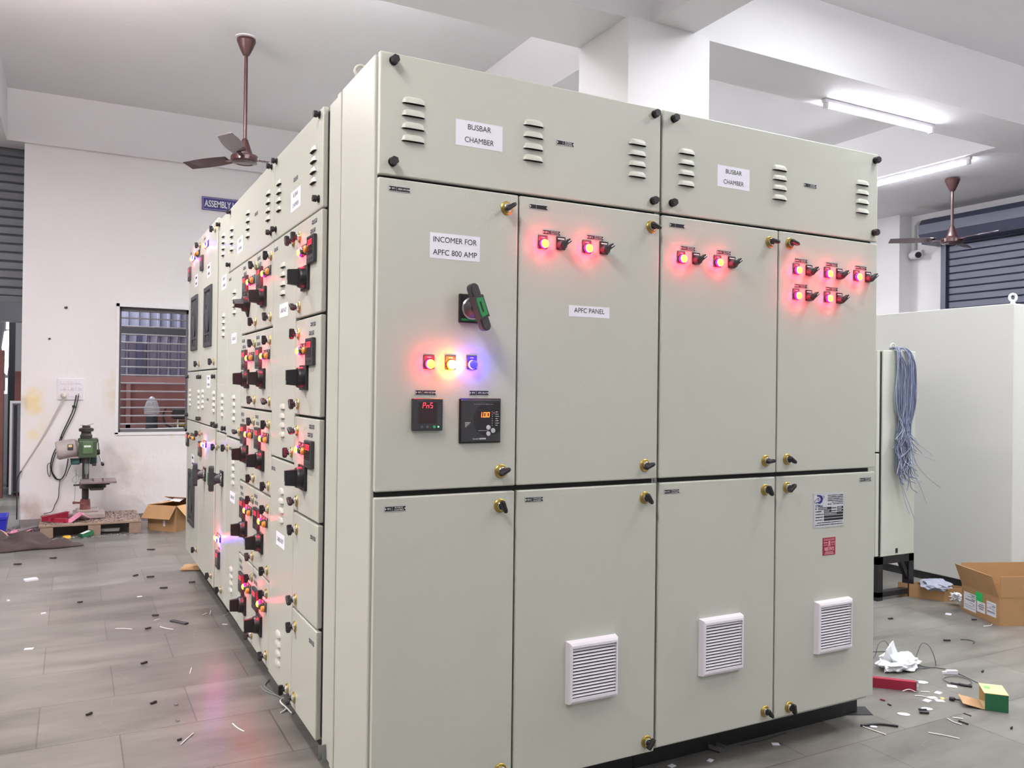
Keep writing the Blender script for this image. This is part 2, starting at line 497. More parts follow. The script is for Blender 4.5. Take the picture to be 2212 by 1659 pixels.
struct('trim_4', MB().box(2.31, 2.62, -6.6, 2.0, ZB + 0.001, ZC), CEIL)              # beam from the column to the viewer
struct('trim_5', MB().box(2.62, 6.55, 1.785, 2.285, ZB, ZC), CEIL)                   # beam from the column to the right
struct('trim_6', MB().box(6.55, 8.55, -6.6, 6.6, ZB, ZC), CEIL)                      # lowered slab along the right wall
struct('trim_7', MB().box(2.12, 2.74, 1.745, 2.29, 0, ZB), WALL)                     # square column behind the cabinets
struct('trim_8', MB().box(8.32, 8.55, 4.60, 6.65, 0, ZB), WALL)                      # pilaster on the right wall
struct('trim_13', MB().box(2.31, 2.62, 2.292, 6.60, ZB, ZC), CEIL)                     # beam from the column to the far wall
struct('trim_9', MB().box(-6, -1.85, 6.60, 7.2, ZB, ZC), CEIL)
struct('baseboard_far', MB().box(-1.19, 8.3, 6.642, 6.65, 0, 0.075), mat('stone_skirting', (128, 122, 120), 0.6, var=(9, 0.2)))

# window with its bars
mb = MB()
for x0, x1, z0, z1 in ((-0.40, -0.372, 0.855, 2.13), (-0.40, 0.57, 2.10, 2.135), (-0.40, 0.57, 0.845, 0.872)):
    mb.box(x0, x1, 6.638, 6.66, z0, z1, 0)
for x0, x1, z0, z1 in ((-0.38, -0.352, 0.87, 2.11), (0.245, 0.262, 0.87, 2.10), (0.52, 0.55, 0.87, 2.11), (-0.36, 0.53, 2.06, 2.108), (-0.36, 0.53, 0.872, 0.90)):
    mb.box(x0, x1, 6.70, 6.735, z0, z1, 1)
for i in range(14):
    z = 0.952 + i * 0.0802
    mb.cyl((-0.37, 6.71, z), (0.53, 6.71, z), 0.0075, seg=8, mat=2)
struct('window_1', mb, [WALL, mat('window_frame_grey', (84, 82, 84), 0.5), mat('bar_paint', (132, 130, 134), 0.5)])

# ------------------------------------------------------------------ doors and fittings shared by the cabinets
DC = {}
def louver(mb, x, z, wd=0.074, h=0.021, pr=0.011):
    n, k = 12, 5
    g = []
    for i in range(n + 1):
        t = -1 + 2 * i / n
        q = max(0.0, 1 - t ** 4) ** 0.5
        for j in range(k + 1):
            th = PI / 2 * j / k
            g.append((x + t * wd / 2, -0.0002 - pr * q * math.sin(th), z - h / 2 + h * q * math.cos(th)))
    f = [(i * (k + 1) + j, i * (k + 1) + j + 1, (i + 1) * (k + 1) + j + 1, (i + 1) * (k + 1) + j) for i in range(n) for j in range(k)]
    mb.add(g, f, 0, True)
    v = []
    for i in range(n + 1):
        t = -1 + 2 * i / n
        q = max(0.0, 1 - t ** 4) ** 0.5
        v += [(x + t * wd / 2, -pr * q * 0.93, z - h / 2 + 0.0012), (x + t * wd / 2, -0.0004, z - h / 2 + 0.0012)]
    mb.add(v, [(2 * i, 2 * i + 2, 2 * i + 3, 2 * i + 1) for i in range(n)], 1)
    mb.rect(x - wd * 0.46, x + wd * 0.46, z - h / 2 - 0.0015, z - h / 2 + 0.0015, -0.0006, 1)

def door(cab, x0, x1, z0, z1, louv=(), name='door', th=0.02, y=0.0):
    cx, cz = (x0 + x1) / 2, (z0 + z1) / 2
    mb = MB().bbox(x0 - cx, x1 - cx, 0, th, z0 - cz, z1 - cz, 0.004, 2)
    for lx, lz in louv:
        louver(mb, lx - cx, lz - cz)
    o = mb.build(name, [PAINT, SLOT], cab, (cx, y, cz))
    DC[o.name] = (cx, cz)
    return o
def on(d, name, me, x, z, rot=0.0, y=0.0):
    cx, cz = DC[d.name]
    return put(name, me, d, (x - cx, y, z - cz), (0, rot, 0))
def louv4(x, zt, zb):
    return [(x, zt + (zb - zt) * i / 3) for i in range(4)]

OUT = (0, -1, 0)
_mb = MB()
_mb.lathe([(0.0215, 0), (0.0215, 0.002), (0.0190, 0.0045), (0.0135, 0.0045)], d=OUT, mat=0)
_mb.lathe([(0.0135, 0.0045), (0.0135, 0.012), (0.012, 0.0135), (0, 0.0135)], d=OUT, mat=1)
_mb.cyl((0, -0.0135, 0), (0, -0.026, 0), 0.009, 0.0075, mat=2)
_mb.bbox(-0.019, 0.017, -0.036, -0.017, -0.0065, 0.0065, 0.004, 2, 2)
_mb.bbox(0.008, 0.021, -0.034, -0.020, -0.0050, 0.0050, 0.003, 2, 2)
LOCK = _mb.mesh('quarter_turn_lock', [BRASS, CHROME, BLACKP])
_mb = MB()
_mb.cyl((0, 0, 0), (0, -0.004, 0), 0.0135, seg=24)
_mb.cyl((0, -0.004, 0), (0, -0.011, 0), 0.009, seg=16)
_mb.cyl((0, -0.011, 0), (0, -0.023, 0), 0.0138, 0.0125, seg=6, smooth=False)
BOLT = _mb.mesh('cover_bolt', [BLACKP])

def scribble(m, x0, x1, z, h, mat, rnd, y=-0.0022, k=1.0):
    """a line of print too small to read"""
    x = x0
    while x < x1 - 0.001:
        w_ = min(rnd.uniform(0.0018, 0.0034) * k, x1 - x)
        m.rect(x, x + w_, z - h / 2, z + h / 2 * rnd.choice((0.6, 1.0, 1.0)), y, mat)
        x += w_ + rnd.choice((0.0005, 0.0005, 0.0006, 0.0018)) * k
_np = {}
def nameplate(a='', b='', c='', wd=0.066, hg=0.0155, dashes=False):
    k = (a, b, c, wd, dashes)
    if k in _np: return _np[k]
    m = MB()
    m.box(-wd / 2, wd / 2, -0.0010, 0, -hg / 2, hg / 2, 1)
    m.rect(-wd / 2, wd / 2, -hg / 2, hg / 2, -0.0012, 0)
    m.rect(-wd / 2 + 0.0016, wd / 2 - 0.0016, -hg / 2 + 0.0014, hg / 2 - 0.0014, -0.0015, 1)
    xd = -wd / 2 + wd * 0.36
    m.rect(xd - 0.0004, xd + 0.0004, -hg / 2 + 0.002, hg / 2 - 0.002, -0.0018, 0)
    for s in (-1, 1):
        m.cyl((s * (wd / 2 - 0.003), -0.0012, 0), (s * (wd / 2 - 0.003), -0.0024, 0), 0.0024, seg=10, mat=0)
    if a: m.text(a, -wd / 2 + wd * 0.21, 0, -0.0019, h=hg * 0.36, mat=2)
    if b and c:
        m.text(b, wd * 0.17, hg * 0.19, -0.0019, h=hg * 0.26, width=min(wd * 0.46, 0.0042 * len(b)), mat=2)
        m.text(c, wd * 0.17, -hg * 0.19, -0.0019, h=hg * 0.26, width=min(wd * 0.46, 0.0042 * len(c)), mat=2)
    elif b:
        m.text(b, wd * 0.17, 0, -0.0019, h=hg * 0.34, width=min(wd * 0.48, 0.0045 * len(b)), mat=2)
    if dashes:
        m.rect(-wd * 0.40, -wd * 0.2, -0.0022, 0.0022, -0.0019, 2)
        m.rect(-wd * 0.08, wd * 0.38, 0.001, 0.0038, -0.0019, 2)
        m.rect(-wd * 0.04, wd * 0.34, -0.0042, -0.0014, -0.0019, 2)
    _np[k] = m.mesh('nameplate', [ALU, INK, WHITEINK if not dashes else mat('dim_white_ink', (150, 150, 152), 0.7)])
    return _np[k]
def paper(lines, wd, hg, lh, widths=None, offs=None):
    m = MB().box(-wd / 2, wd / 2, -0.0005, 0, -hg / 2, hg / 2, 0)
    n = len(lines)
    for i, s in enumerate(lines):
        z = (offs[i] if offs else ((n - 1) / 2 - i) * hg * 0.42)
        m.text(s, 0, z, -0.0009, h=lh, width=widths[i] if widths else None, mat=1)
    return m.mesh('paper_label', [PAPER, INK])

def lamp_mesh(core, rim):
    m = MB()
    m.bbox(-0.0175, 0.0175, -0.004, 0, -0.018, 0.024, 0.0015, 1, 0)
    m.rect(-0.006, 0.006, 0.0155, 0.0175, -0.0043, 4)
    m.lathe([(0.0155, 0.004), (0.0155, 0.008), (0.0138, 0.009)], d=OUT, o=(0, 0, -0.004), mat=1)
    m.lathe([(0.0135, 0.009), (0.0135, 0.0165)], d=OUT, o=(0, 0, -0.004), mat=3)
    m.lathe([(0.0135, 0.0165), (0.0125, 0.0195), (0.0095, 0.0220), (0.005, 0.0235), (0, 0.0240)], d=OUT, o=(0, 0, -0.004), mat=2)
    return m.mesh('indicator_lamp', [DARKP, DARKP, core, rim, WHITEINK])
LAMP_R, LAMP_Y, LAMP_B = lamp_mesh(R_CORE, R_RIM), lamp_mesh(Y_CORE, Y_RIM), lamp_mesh(B_CORE, B_RIM)
LAMP_A, LAMP_G = lamp_mesh(AMBER, AMBER), lamp_mesh(DKGREEN, DKGREEN)
m = MB()
m.bbox(-0.0175, 0.0175, -0.004, 0, -0.018, 0.024, 0.0015, 1, 0)
m.rect(-0.012, 0.012, 0.0145, 0.0185, -0.0043, 1)
m.lathe([(0.0155, 0.004), (0.0155, 0.010), (0.0145, 0.020), (0.012, 0.023), (0, 0.023)], d=OUT, o=(0, 0, -0.004), mat=2)
m.obox((0.004, -0.028, 0.0), ((0.8, 0, 0.6), (0, 1, 0), (-0.6, 0, 0.8)), (0.0175, 0.008, 0.0055), 0)
m.obox((0.0125, -0.0365, 0.0064), ((0.8, 0, 0.6), (0, 1, 0), (-0.6, 0, 0.8)), (0.0065, 0.0006, 0.0013), 1)
SELECTOR = m.mesh('selector_switch', [BLACKP, WHITEINK, DARKP])

def capsule(hl, hw, n=8):
    p = []
    for i in range(n + 1):
        a = PI * i / n
        p.append((hw * math.cos(a), hl - hw + hw * math.sin(a)))
    for i in range(n + 1):
        a = PI + PI * i / n
        p.append((hw * math.cos(a), -hl + hw + hw * math.sin(a)))
    return p[::-1]
m = MB()
m.bbox(-0.041, 0.041, -0.010, 0, -0.0435, 0.0435, 0.003, 2, 0)
m.rect(-0.034, 0.030, -0.038, -0.031, -0.0103, 2)
m.lathe([(0.034, 0.010), (0.034, 0.013), (0.030, 0.016)], d=OUT, mat=3)
m.lathe([(0.030, 0.016), (0.027, 0.030), (0.019, 0.048)], d=OUT, mat=1)
BIGH_BASE = m.mesh('handle_base', [BLACKP, DARKP, GREENP, CHROME])
m = MB()
m.prism(capsule(0.073, 0.0145), -0.070, -0.047, 1)
m.prism(capsule(0.068, 0.0105), -0.074, -0.070, 1)
m.obox((0, -0.062, 0), ((1, 0, 0), (0, 1, 0), (0, 0, 1)), (0.0165, 0.016, 0.034), 1)
m.prism([(-0.020, -0.022), (-0.056, -0.040), (-0.056, 0.040), (-0.020, 0.022)], -0.012, 0.012, 1, to=lambda x, z, y: (y, x, z))
m.prism([(-0.008, -0.030), (0.013, -0.026), (0.013, 0.026), (-0.008, 0.030), (-0.0105, 0.02), (-0.0105, -0.02)][::-1], -0.0795, -0.070, 2)
m.box(-0.0025, 0.0025, -0.0800, -0.079, -0.016, 0.016, 0)
BIGH_GRIP = m.mesh('handle_grip', [BLACKP, DARKP, GREENP])
def big_handle(d, x, z, tilt):
    b = on(d, 'rotary_handle', BIGH_BASE, x, z)
    return on(d, 'handle_grip', BIGH_GRIP, x, z, tilt)

m = MB()
m.bbox(-0.046, 0.046, -0.010, 0, -0.051, 0.051, 0.003, 2, 0)
m.lathe([(0.040, 0.010), (0.038, 0.024), (0.036, 0.030), (0.033, 0.031), (0, 0.031)], d=OUT, mat=0)
m.add([(-0.030, -0.031, -0.013), (0.030, -0.031, -0.013), (0.030, -0.031, 0.013), (-0.030, -0.031, 0.013),
       (-0.0265, -0.069, -0.009), (0.0265, -0.069, -0.009), (0.0265, -0.069, 0.009), (-0.0265, -0.069, 0.009)],
      [(4, 5, 6, 7), (0, 1, 5, 4), (1, 2, 6, 5), (2, 3, 7, 6), (3, 0, 4, 7)], 0)
m.box(0.012, 0.024, -0.0695, -0.0685, -0.0012, 0.0012, 1)
ROT = m.mesh('rotary_handle', [BLACKP, WHITEINK])
m = MB()
m.bbox(-0.048, 0.048, -0.014, 0, -0.049, 0.049, 0.002, 1, 0)
m.rect(-0.037, 0.037, -0.020, 0.040, -0.0143, 1)
for i, ch in enumerate('000'):
    m.seg7(ch, -0.030 + i * 0.021, 0.015, -0.0147, 0.014, 0.020, 0.0026, 2)
for i in range(2):
    m.rect(-0.033, 0.033, -0.003 - i * 0.012, -0.0022 - i * 0.012, -0.0147, 3)
for i in range(3):
    m.cyl((-0.024 + i * 0.024, -0.014, -0.034), (-0.024 + i * 0.024, -0.0155, -0.034), 0.0045, seg=10, mat=3)
AMM = m.mesh('ammeter', [METERF, DISPLAY, RED7, DARKP])

def slat_grille():
    m = MB()
    W2, H2 = 0.097, 0.101
    m.box(-W2 + 0.004, W2 - 0.004, -0.006, 0, -H2 + 0.004, H2 - 0.004, 1)
    # moulded rim with sloping sides
    def ring(y, a, b): return [(-a, y, -b), (a, y, -b), (a, y, b), (-a, y, b)]
    v = ring(0, W2, H2) + ring(-0.022, W2 - 0.004, H2 - 0.004) + ring(-0.026, W2 - 0.010, H2 - 0.012) + ring(-0.026, W2 - 0.012, H2 - 0.020) + ring(-0.008, W2 - 0.012, H2 - 0.020)
    f = []
    for k in range(4):
        for i in range(4):
            f.append((k * 4 + i, k * 4 + (i + 1) % 4, (k + 1) * 4 + (i + 1) % 4, (k + 1) * 4 + i))
    m.add(v, f, 0)
    n = 15
    for i in range(n):
        z = -H2 + 0.022 + (i + 0.5) * (2 * H2 - 0.044) / n
        m.obox((0, -0.0195, z), ((1, 0, 0), (0, 0.75, 0.66), (0, -0.66, 0.75)), (W2 - 0.0075, 0.0034, 0.0012), 0)
    return m.mesh('filter_grille', [WPLASTIC, SLOT])
GRILLE = slat_grille()

m = MB()
m.bbox(-0.0475, 0.0475, -0.014, 0, -0.0475, 0.0475, 0.002, 1, 0)
m.rect(-0.030, 0.028, -0.026, 0.036, -0.0143, 1)
for i, ch in enumerate('Pn5'):
    m.seg7(ch, -0.018 + i * 0.0115, 0.019, -0.0147, 0.009, 0.016, 0.0019, 2)
for i in range(11):
    m.rect(0.034, 0.041, 0.033 - i * 0.006, 0.0342 - i * 0.006, -0.0147, 3)
m.rect(-0.034, -0.018, 0.0405, 0.042, -0.0147, 3)
for x_, c_ in ((-0.019, 3), (-0.002, 3), (0.020, 4), (0.033, 5)):
    m.cyl((x_, -0.014, -0.036), (x_, -0.0156, -0.036), 0.0042 if c_ != 5 else 0.0022, seg=10, mat=c_)
POWERMETER = m.mesh('power_meter', [METERF, DISPLAY, RED7, mat('dim_print', (86, 86, 92), 0.6), mat('lit_green_key', (30, 80, 50), 0.4, emit=((0.1, 0.8, 0.35), 0.25)), mat('green_led', (60, 255, 90), 0.4, emit=((0.2, 1.0, 0.3), 3.0))])
m = MB()
m.bbox(-0.070, 0.070, -0.006, 0, -0.068, 0.068, 0.002, 1, 0)
m.bbox(-0.066, 0.066, -0.012, -0.005, -0.064, 0.064, 0.002, 1, 1)
# the glossy swoosh behind the digits
el = []
for i in range(25):
    a = PI / 2 + PI * i / 24
    el.append((0.020 + 0.046 * math.cos(a), 0.004 + 0.050 * math.sin(a)))
el = [(0.064, 0.058)] + el + [(0.064, -0.034)]
m.add([(x_, -0.0123, z_) for x_, z_ in el], [tuple(range(len(el)))], 2)
m.rect(-0.011, 0.030, 0.006, 0.030, -0.0126, 3)
for ch, x_ in (('1', -0.0075), ('.', 0.0035), ('0', 0.0065), ('0', 0.0180)):
    m.seg7(ch, x_, 0.0105, -0.0129, 0.0092, 0.0155, 0.0020, 7, slant=0.08)
m.lathe([(0.0075, 0), (0.0072, 0.0025), (0, 0.003)], o=(0.040, -0.0123, -0.030), d=OUT, mat=5)
for s in (-1, 1):
    m.lathe([(0.0072, 0), (0.0068, 0.0025), (0, 0.003)], o=(0.024, -0.0123, -0.030 + s * 0.0095), d=OUT, mat=5)
for i in range(12): m.rect(-0.024 + i * 0.0056, -0.0222 + i * 0.0056, 0.0495, 0.0508, -0.0126, 6)
for i in range(7):
    m.rect(0.036, 0.0385, 0.026 - i * 0.0068, 0.0272 - i * 0.0068, -0.0126, 6)
    m.rect(0.048, 0.056 + (i % 3) * 0.002, 0.026 - i * 0.0068, 0.0272 - i * 0.0068, -0.0126, 6)
m.rect(0.0415, 0.0445, 0.0225, 0.0245, -0.0127, 4)
m.rect(-0.010, 0.024, -0.0305, -0.0298, -0.0126, 6)
for i, q in enumerate((0.005, 0.010, 0.015, 0.018)): m.rect(-0.054, -0.054 + q, -0.018 + i * 0.004, -0.0165 + i * 0.004, -0.0126, 6)
m.text('Schneider', -0.018, -0.0545, -0.0126, h=0.0042, width=0.020, mat=6)
m.rect(-0.006, 0.016, -0.0565, -0.0525, -0.0125, 6)
m.text('Electric', 0.005, -0.0545, -0.0128, h=0.003, width=0.016, mat=1)
RELAY = m.mesh('power_factor_relay', [BLACKP, METERF, mat('gloss_black', (16, 12, 18), 0.08), DISPLAY, RED7, ALU, WHITEINK, mat('orange_segments', (120, 20, 10), 0.5, emit=((1.0, 0.13, 0.02), 4.5))])

def breaker_window():
    m = MB()
    a, b = 0.152, 0.19
    v = []
    for y, ia, ib in ((0, a, b), (-0.012, a - 0.003, b - 0.003), (-0.012, a - 0.026, b - 0.028), (-0.002, a - 0.030, b - 0.032)):
        v += [(-ia, y, -ib), (ia, y, -ib), (ia, y, ib), (-ia, y, ib)]
    m.add(v, [(k * 4 + i, k * 4 + (i + 1) % 4, (k + 1) * 4 + (i + 1) % 4, (k + 1) * 4 + i) for k in range(3) for i in range(4)] , 0)
    m.rect(-a + 0.028, a - 0.028, -b + 0.03, b - 0.03, -0.0025, 1)
    m.box(-a + 0.03, a - 0.03, -0.010, -0.002, -b + 0.075, -b + 0.085, 0)
    lens = [(0.085 * math.cos(2 * PI * i / 28), 0.03 + 0.125 * math.sin(2 * PI * i / 28)) for i in range(28)]
    m.prism(lens[::-1], -0.009, -0.002, 2)
    lens = [(0.03 + 0.035 * math.cos(2 * PI * i / 20), 0.03 + 0.105 * math.sin(2 * PI * i / 20)) for i in range(20)]
    m.prism(lens[::-1], -0.0105, -0.009, 0)
    m.box(-0.055, -0.035, -0.012, -0.008, 0.05, 0.075, 0)
    m.box(-0.05, 0.05, -0.006, -0.002, -b + 0.035, -b + 0.07, 2)
    m.cyl((0.0, -0.006, -b + 0.052), (0.0, -0.009, -b + 0.052), 0.013, seg=14, mat=0)
    return m.mesh('breaker_window', [DIM, BLACKP, DARKP])
BREAKER = breaker_window()

def body(cab, x0, x1, depth, z0, z1, base=None, front=0.024, name='body', base_front=0.085):
    m = MB().bbox(x0, x1, front, depth, z0, z1, 0.003, 1)
    o = m.build(name, PAINT, cab)
    MB().box(x0 + 0.012, x1 - 0.012, front - 0.0035, front, z0 + 0.012, z1 - 0.012).build('door_gasket', GASKET, cab)
    bx = base or (x0, x1)
    MB().box(bx[0], bx[1], base_front, depth - 0.02, 0.0, z0).build('plinth', BLACKM, cab)
    return o

# ------------------------------------------------------------------ front cabinets (power factor panel)
ZT0, ZT1, ZU0, ZU1, ZL0, ZL1 = 1.961, 2.317, 1.0465, 1.953, 0.1187, 1.0305
SQ = (0.15, 0.45, -0.25, 0.0, 0.35)
def eyebolt(cab, x, y, z, R=0.019, r=0.005):
    m = MB()
    m.cyl((0, 0, 0), (0, 0, 0.012), 0.010, 0.007, seg=14)
    m.torus((0, 0, 0.010 + R), (0.25, 1, 0), R, r, 22, 8)
    return m.build('lifting_eye', PAINT, cab, (x, y, z))

cab1 = thing('switchgear_cabinet', 'grey cabinet whose upper door is labelled INCOMER FOR APFC 800 AMP', 'cabinet')
body(cab1, -0.008, 1.012, 0.352, 0.108, 2.312, base=(0.05, 1.012), base_front=0.125)
m = MB().bbox(-0.012, 0.020, 0.353, 0.391, 0.108, 2.306, 0.002, 1)
m.bbox(-0.006, 0.6, 0.392, 0.503, 0.108, 2.306, 0.002, 1)
m.build('joint_channel', PAINT, cab1)
MB().box(0.055, 0.6, 0.335, 0.504, 0.0, 0.107).build('plinth', BLACKM, cab1)
eyebolt(cab1, 0.022, 0.25, 2.312)
t1 = door(cab1, 0.0, 1.0071, ZT0, ZT1, louv4(0.103, 2.187, 2.077) + louv4(0.506, 2.187, 2.077) + louv4(0.909, 2.187, 2.079), 'busbar_cover')
for x, z in ((0.040, 2.293), (0.041, 2.0), (0.980, 2.293), (0.977, 1.996)): on(t1, 'cover_bolt', BOLT, x, z)
on(t1, 'paper_label', paper(['BUSBAR', 'CHAMBER'], 0.158, 0.078, 0.0165, (0.078, 0.098), (0.021, -0.018)), 0.318, 2.119)
on(t1, 'nameplate', nameplate('', 'BUSBAR', 'CHAMBER'), 0.624, 2.140)
d1 = door(cab1, 0.0, 0.4555, ZU0, ZU1)
on(d1, 'nameplate', nameplate('9F1', '800A MCCB'), 0.0635, 1.9235)
on(d1, 'lock', LOCK, 0.415, 1.908, -0.6); on(d1, 'lock', LOCK, 0.405, 1.093, -0.5)
on(d1, 'paper_label', paper(['INCOMER FOR', 'APFC 800 AMP'], 0.164, 0.076, 0.0165, (0.142, 0.144), (0.019, -0.019)), 0.242, 1.771)
big_handle(d1, 0.295, 1.589, -0.36)
on(d1, 'indicator_lamp', LAMP_R, 0.161, 1.422); on(d1, 'indicator_lamp', LAMP_Y, 0.2305, 1.422); on(d1, 'indicator_lamp', LAMP_B, 0.300, 1.424)
on(d1, 'nameplate', nameplate('9F3', 'MFM METER'), 0.1525, 1.334); on(d1, 'nameplate', nameplate('9F4', 'APFC RELAY'), 0.327, 1.3345)
on(d1, 'power_meter', POWERMETER, 0.1555, 1.2695); on(d1, 'power_factor_relay', RELAY, 0.330, 1.25)
d2 = door(cab1, 0.4615, 1.0071, ZU0, ZU1)
on(d2, 'nameplate', nameplate(), 0.528, 1.924)
on(d2, 'lock', LOCK, 0.972, 1.907, 0.35); on(d2, 'lock', LOCK, 0.956, 1.093, -0.4)
for i, x in enumerate((0.544, 0.710)):
    on(d2, 'indicator_lamp', LAMP_R, x, 1.812); on(d2, 'selector_switch', SELECTOR, x + 0.0665, 1.814)
    on(d2, 'nameplate', nameplate('10F1', '50 KVAR', 'CAPACITOR'), x + 0.0325, 1.8475)
on(d2, 'paper_label', paper(['APFC PANEL'], 0.158, 0.036, 0.0155, (0.118,), (0.003,)), 0.724, 1.603)
l1 = door(cab1, 0.0, 0.4545, ZL0 - 0.004, ZL1)
on(l1, 'nameplate', nameplate('9F2', 'BUSBAR', 'CHAMBER'), 0.0625, 0.997)
on(l1, 'lock', LOCK, 0.404, 0.987, 1.2); on(l1, 'lock', LOCK, 0.415, 0.170, 0.3)
l2 = door(cab1, 0.4615, 1.0071, ZL0 - 0.006, ZL1)
on(l2, 'nameplate', nameplate('10F2', 'CAPACITOR', 'CHAMBER'), 0.524, 1.0)
on(l2, 'lock', LOCK, 0.957, 0.983, 1.0); on(l2, 'lock', LOCK, 0.975, 0.152, -0.9)
on(l2, 'filter_grille', GRILLE, 0.745, 0.435)

cab2 = thing('switchgear_cabinet', 'right-end grey cabinet with the silver maker plate and red DANGER sign', 'cabinet')
body(cab2, 1.0145, 2.104, 0.50, 0.108, 2.312, base=(1.0145, 2.17), base_front=0.125)
t2 = door(cab2, 1.0177, 2.111, ZT0, ZT1, louv4(1.120, 2.186, 2.075) + louv4(1.5655, 2.189, 2.079) + louv4(2.017, 2.19, 2.078), 'busbar_cover')
for x, z in ((1.062, 2.291), (2.091, 2.289), (1.058, 1.998), (2.087, 1.996)): on(t2, 'cover_bolt', BOLT, x, z)
on(t2, 'paper_label', paper(['BUSBAR', 'CHAMBER'], 0.153, 0.078, 0.0160, (0.076, 0.096), (0.020, -0.018)), 1.3395, 2.1215)
on(t2, 'nameplate', nameplate('', 'BUSBAR', 'CHAMBER'), 1.728, 2.1415)
d3 = door(cab2, 1.0177, 1.5615, ZU0, ZU1)
on(d3, 'nameplate', nameplate(), 1.083, 1.922)
on(d3, 'lock', LOCK, 1.520, 1.906, 0.15); on(d3, 'lock', LOCK, 1.511, 1.092, -0.15)
for i, x in enumerate((1.101, 1.266)):
    on(d3, 'indicator_lamp', LAMP_R, x, 1.811); on(d3, 'selector_switch', SELECTOR, x + 0.0665, 1.812)
    on(d3, 'nameplate', nameplate('11F%d' % (i + 1), '50 KVAR', 'CAPACITOR'), x + 0.0305, 1.8465)
d4 = door(cab2, 1.5685, 2.111, ZU0, ZU1)
on(d4, 'lock', LOCK, 1.622, 1.910, 0.3); on(d4, 'lock', LOCK, 1.620, 1.094, 0.6)
for i, (x, z) in enumerate(((1.656, 1.811), (1.8225, 1.810), (1.988, 1.810), (1.656, 1.7145), (1.8235, 1.7145))):
    on(d4, 'indicator_lamp', LAMP_R, x, z + 0.003); on(d4, 'selector_switch', SELECTOR, x + 0.067, z + 0.002)
    on(d4, 'nameplate', nameplate(dashes=True), x + 0.0265, z + 0.038)
l3 = door(cab2, 1.0177, 1.5605, ZL0 + 0.003, ZL1)
on(l3, 'nameplate', nameplate('11F3', 'CAPACITOR', 'CHAMBER'), 1.0725, 0.999)
on(l3, 'lock', LOCK, 1.510, 0.984, 1.1); on(l3, 'lock', LOCK, 1.520, 0.162, 0.9)
on(l3, 'filter_grille', GRILLE, 1.2965, 0.4415)
l4 = door(cab2, 1.568, 2.111, ZL0 + 0.006, ZL1)
on(l4, 'nameplate', nameplate('12F6', 'CAPACITOR', 'CHAMBER'), 2.053, 1.0005)
on(l4, 'lock', LOCK, 1.621, 0.988, -0.7); on(l4, 'lock', LOCK, 1.643, 0.157, 1.4)
on(l4, 'filter_grille', GRILLE, 1.8665, 0.440)
# maker's plate
m = MB()
pw, ph = 0.169, 0.134
m.box(-pw / 2, pw / 2, -0.0015, 0, -ph / 2, ph / 2, 0)
m.rect(-pw / 2 + 0.004, pw / 2 - 0.004, -ph / 2 + 0.004, ph / 2 - 0.004, -0.0018, 1)
cxm, czm = -0.054, 0.044
arc = []
for i in range(17):                                            # logo: a broad D-shaped arc with an orbit and a dot
    a = PI / 2 - PI * i / 16
    arc.append((cxm + 0.019 * math.cos(a) * 1.0, czm + 0.017 * math.sin(a)))
inn = [(cxm - 0.004 + (x_ - cxm) * 0.62, czm + (z_ - czm) * 0.66) for x_, z_ in arc][::-1]
for i in range(16):
    a0, a1, b0, b1 = arc[i], arc[i + 1], inn[16 - i], inn[15 - i]
    m.add([(p_[0], -0.0022, p_[1]) for p_ in (a0, a1, b1, b0)], [(0, 1, 2, 3)], 2)
m.add([(p_[0], -0.0022, p_[1]) for p_ in (arc[0], inn[16], (cxm - 0.014, czm + 0.017), (cxm - 0.010, czm + 0.0112))], [(0, 1, 3, 2)], 2)
m.add([(p_[0], -0.0022, p_[1]) for p_ in (arc[16], inn[0], (cxm - 0.016, czm - 0.0112), (cxm - 0.020, czm - 0.017))], [(0, 1, 3, 2)], 2)
orb = [(cxm + 0.028 * math.cos(t_) * 0.95 - 0.0 , czm + 0.028 * math.cos(t_) * 0.35 + 0.008 * math.sin(t_)) for t_ in [2 * PI * i / 28 for i in range(28)]]
m.tube([(x_, -0.0024, z_) for x_, z_ in orb] + [(orb[0][0], -0.0024, orb[0][1])], 0.0007, 6, 2)
m.cyl((cxm - 0.004, -0.0018, czm), (cxm - 0.004, -0.0024, czm), 0.0058, seg=16, mat=3)
m.text("D'Mak", -0.053, 0.0185, -0.0022, h=0.010, width=0.042, mat=2, bold=0.02)
rp = random.Random(3)
for i, (x0, x1) in enumerate(((-0.008, 0.078), (-0.008, 0.078), (-0.008, 0.078), (-0.008, 0.078), (0.016, 0.078), (-0.008, 0.014), (0.022, 0.078))):
    scribble(m, x0, x1, 0.057 - min(i, 5) * 0.0068, 0.0036, 4, rp)
for x0, x1, z, s_ in ((-0.058, 0.014, 0.0075, 1), (0.046, 0.079, 0.0075, 1), (-0.028, 0.014, -0.0035, 1), (0.046, 0.079, -0.0035, 1), (-0.028, 0.079, -0.0145, 1), (-0.028, 0.079, -0.0255, 0), (-0.028, 0.079, -0.0365, 0)):
    m.rect(x0, x1, z - 0.0044, z + 0.0044, -0.0021, 4)
    if s_: scribble(m, x0 + 0.003, x0 + 0.003 + (x1 - x0) * 0.62, z, 0.0036, 1, rp)
for x_, z_, w_ in ((-0.071, 0.0075, 0.012), (0.029, 0.0075, 0.024), (-0.058, -0.0035, 0.032), (0.029, -0.0035, 0.026), (-0.053, -0.0145, 0.042), (-0.053, -0.0255, 0.042), (-0.053, -0.0365, 0.042)):
    scribble(m, x_ - w_ / 2, x_ + w_ / 2, z_, 0.0040, 4, rp)
scribble(m, -0.066, 0.074, -0.0475, 0.0035, 4, rp)
scribble(m, -0.076, 0.078, -0.0560, 0.0035, 4, rp)
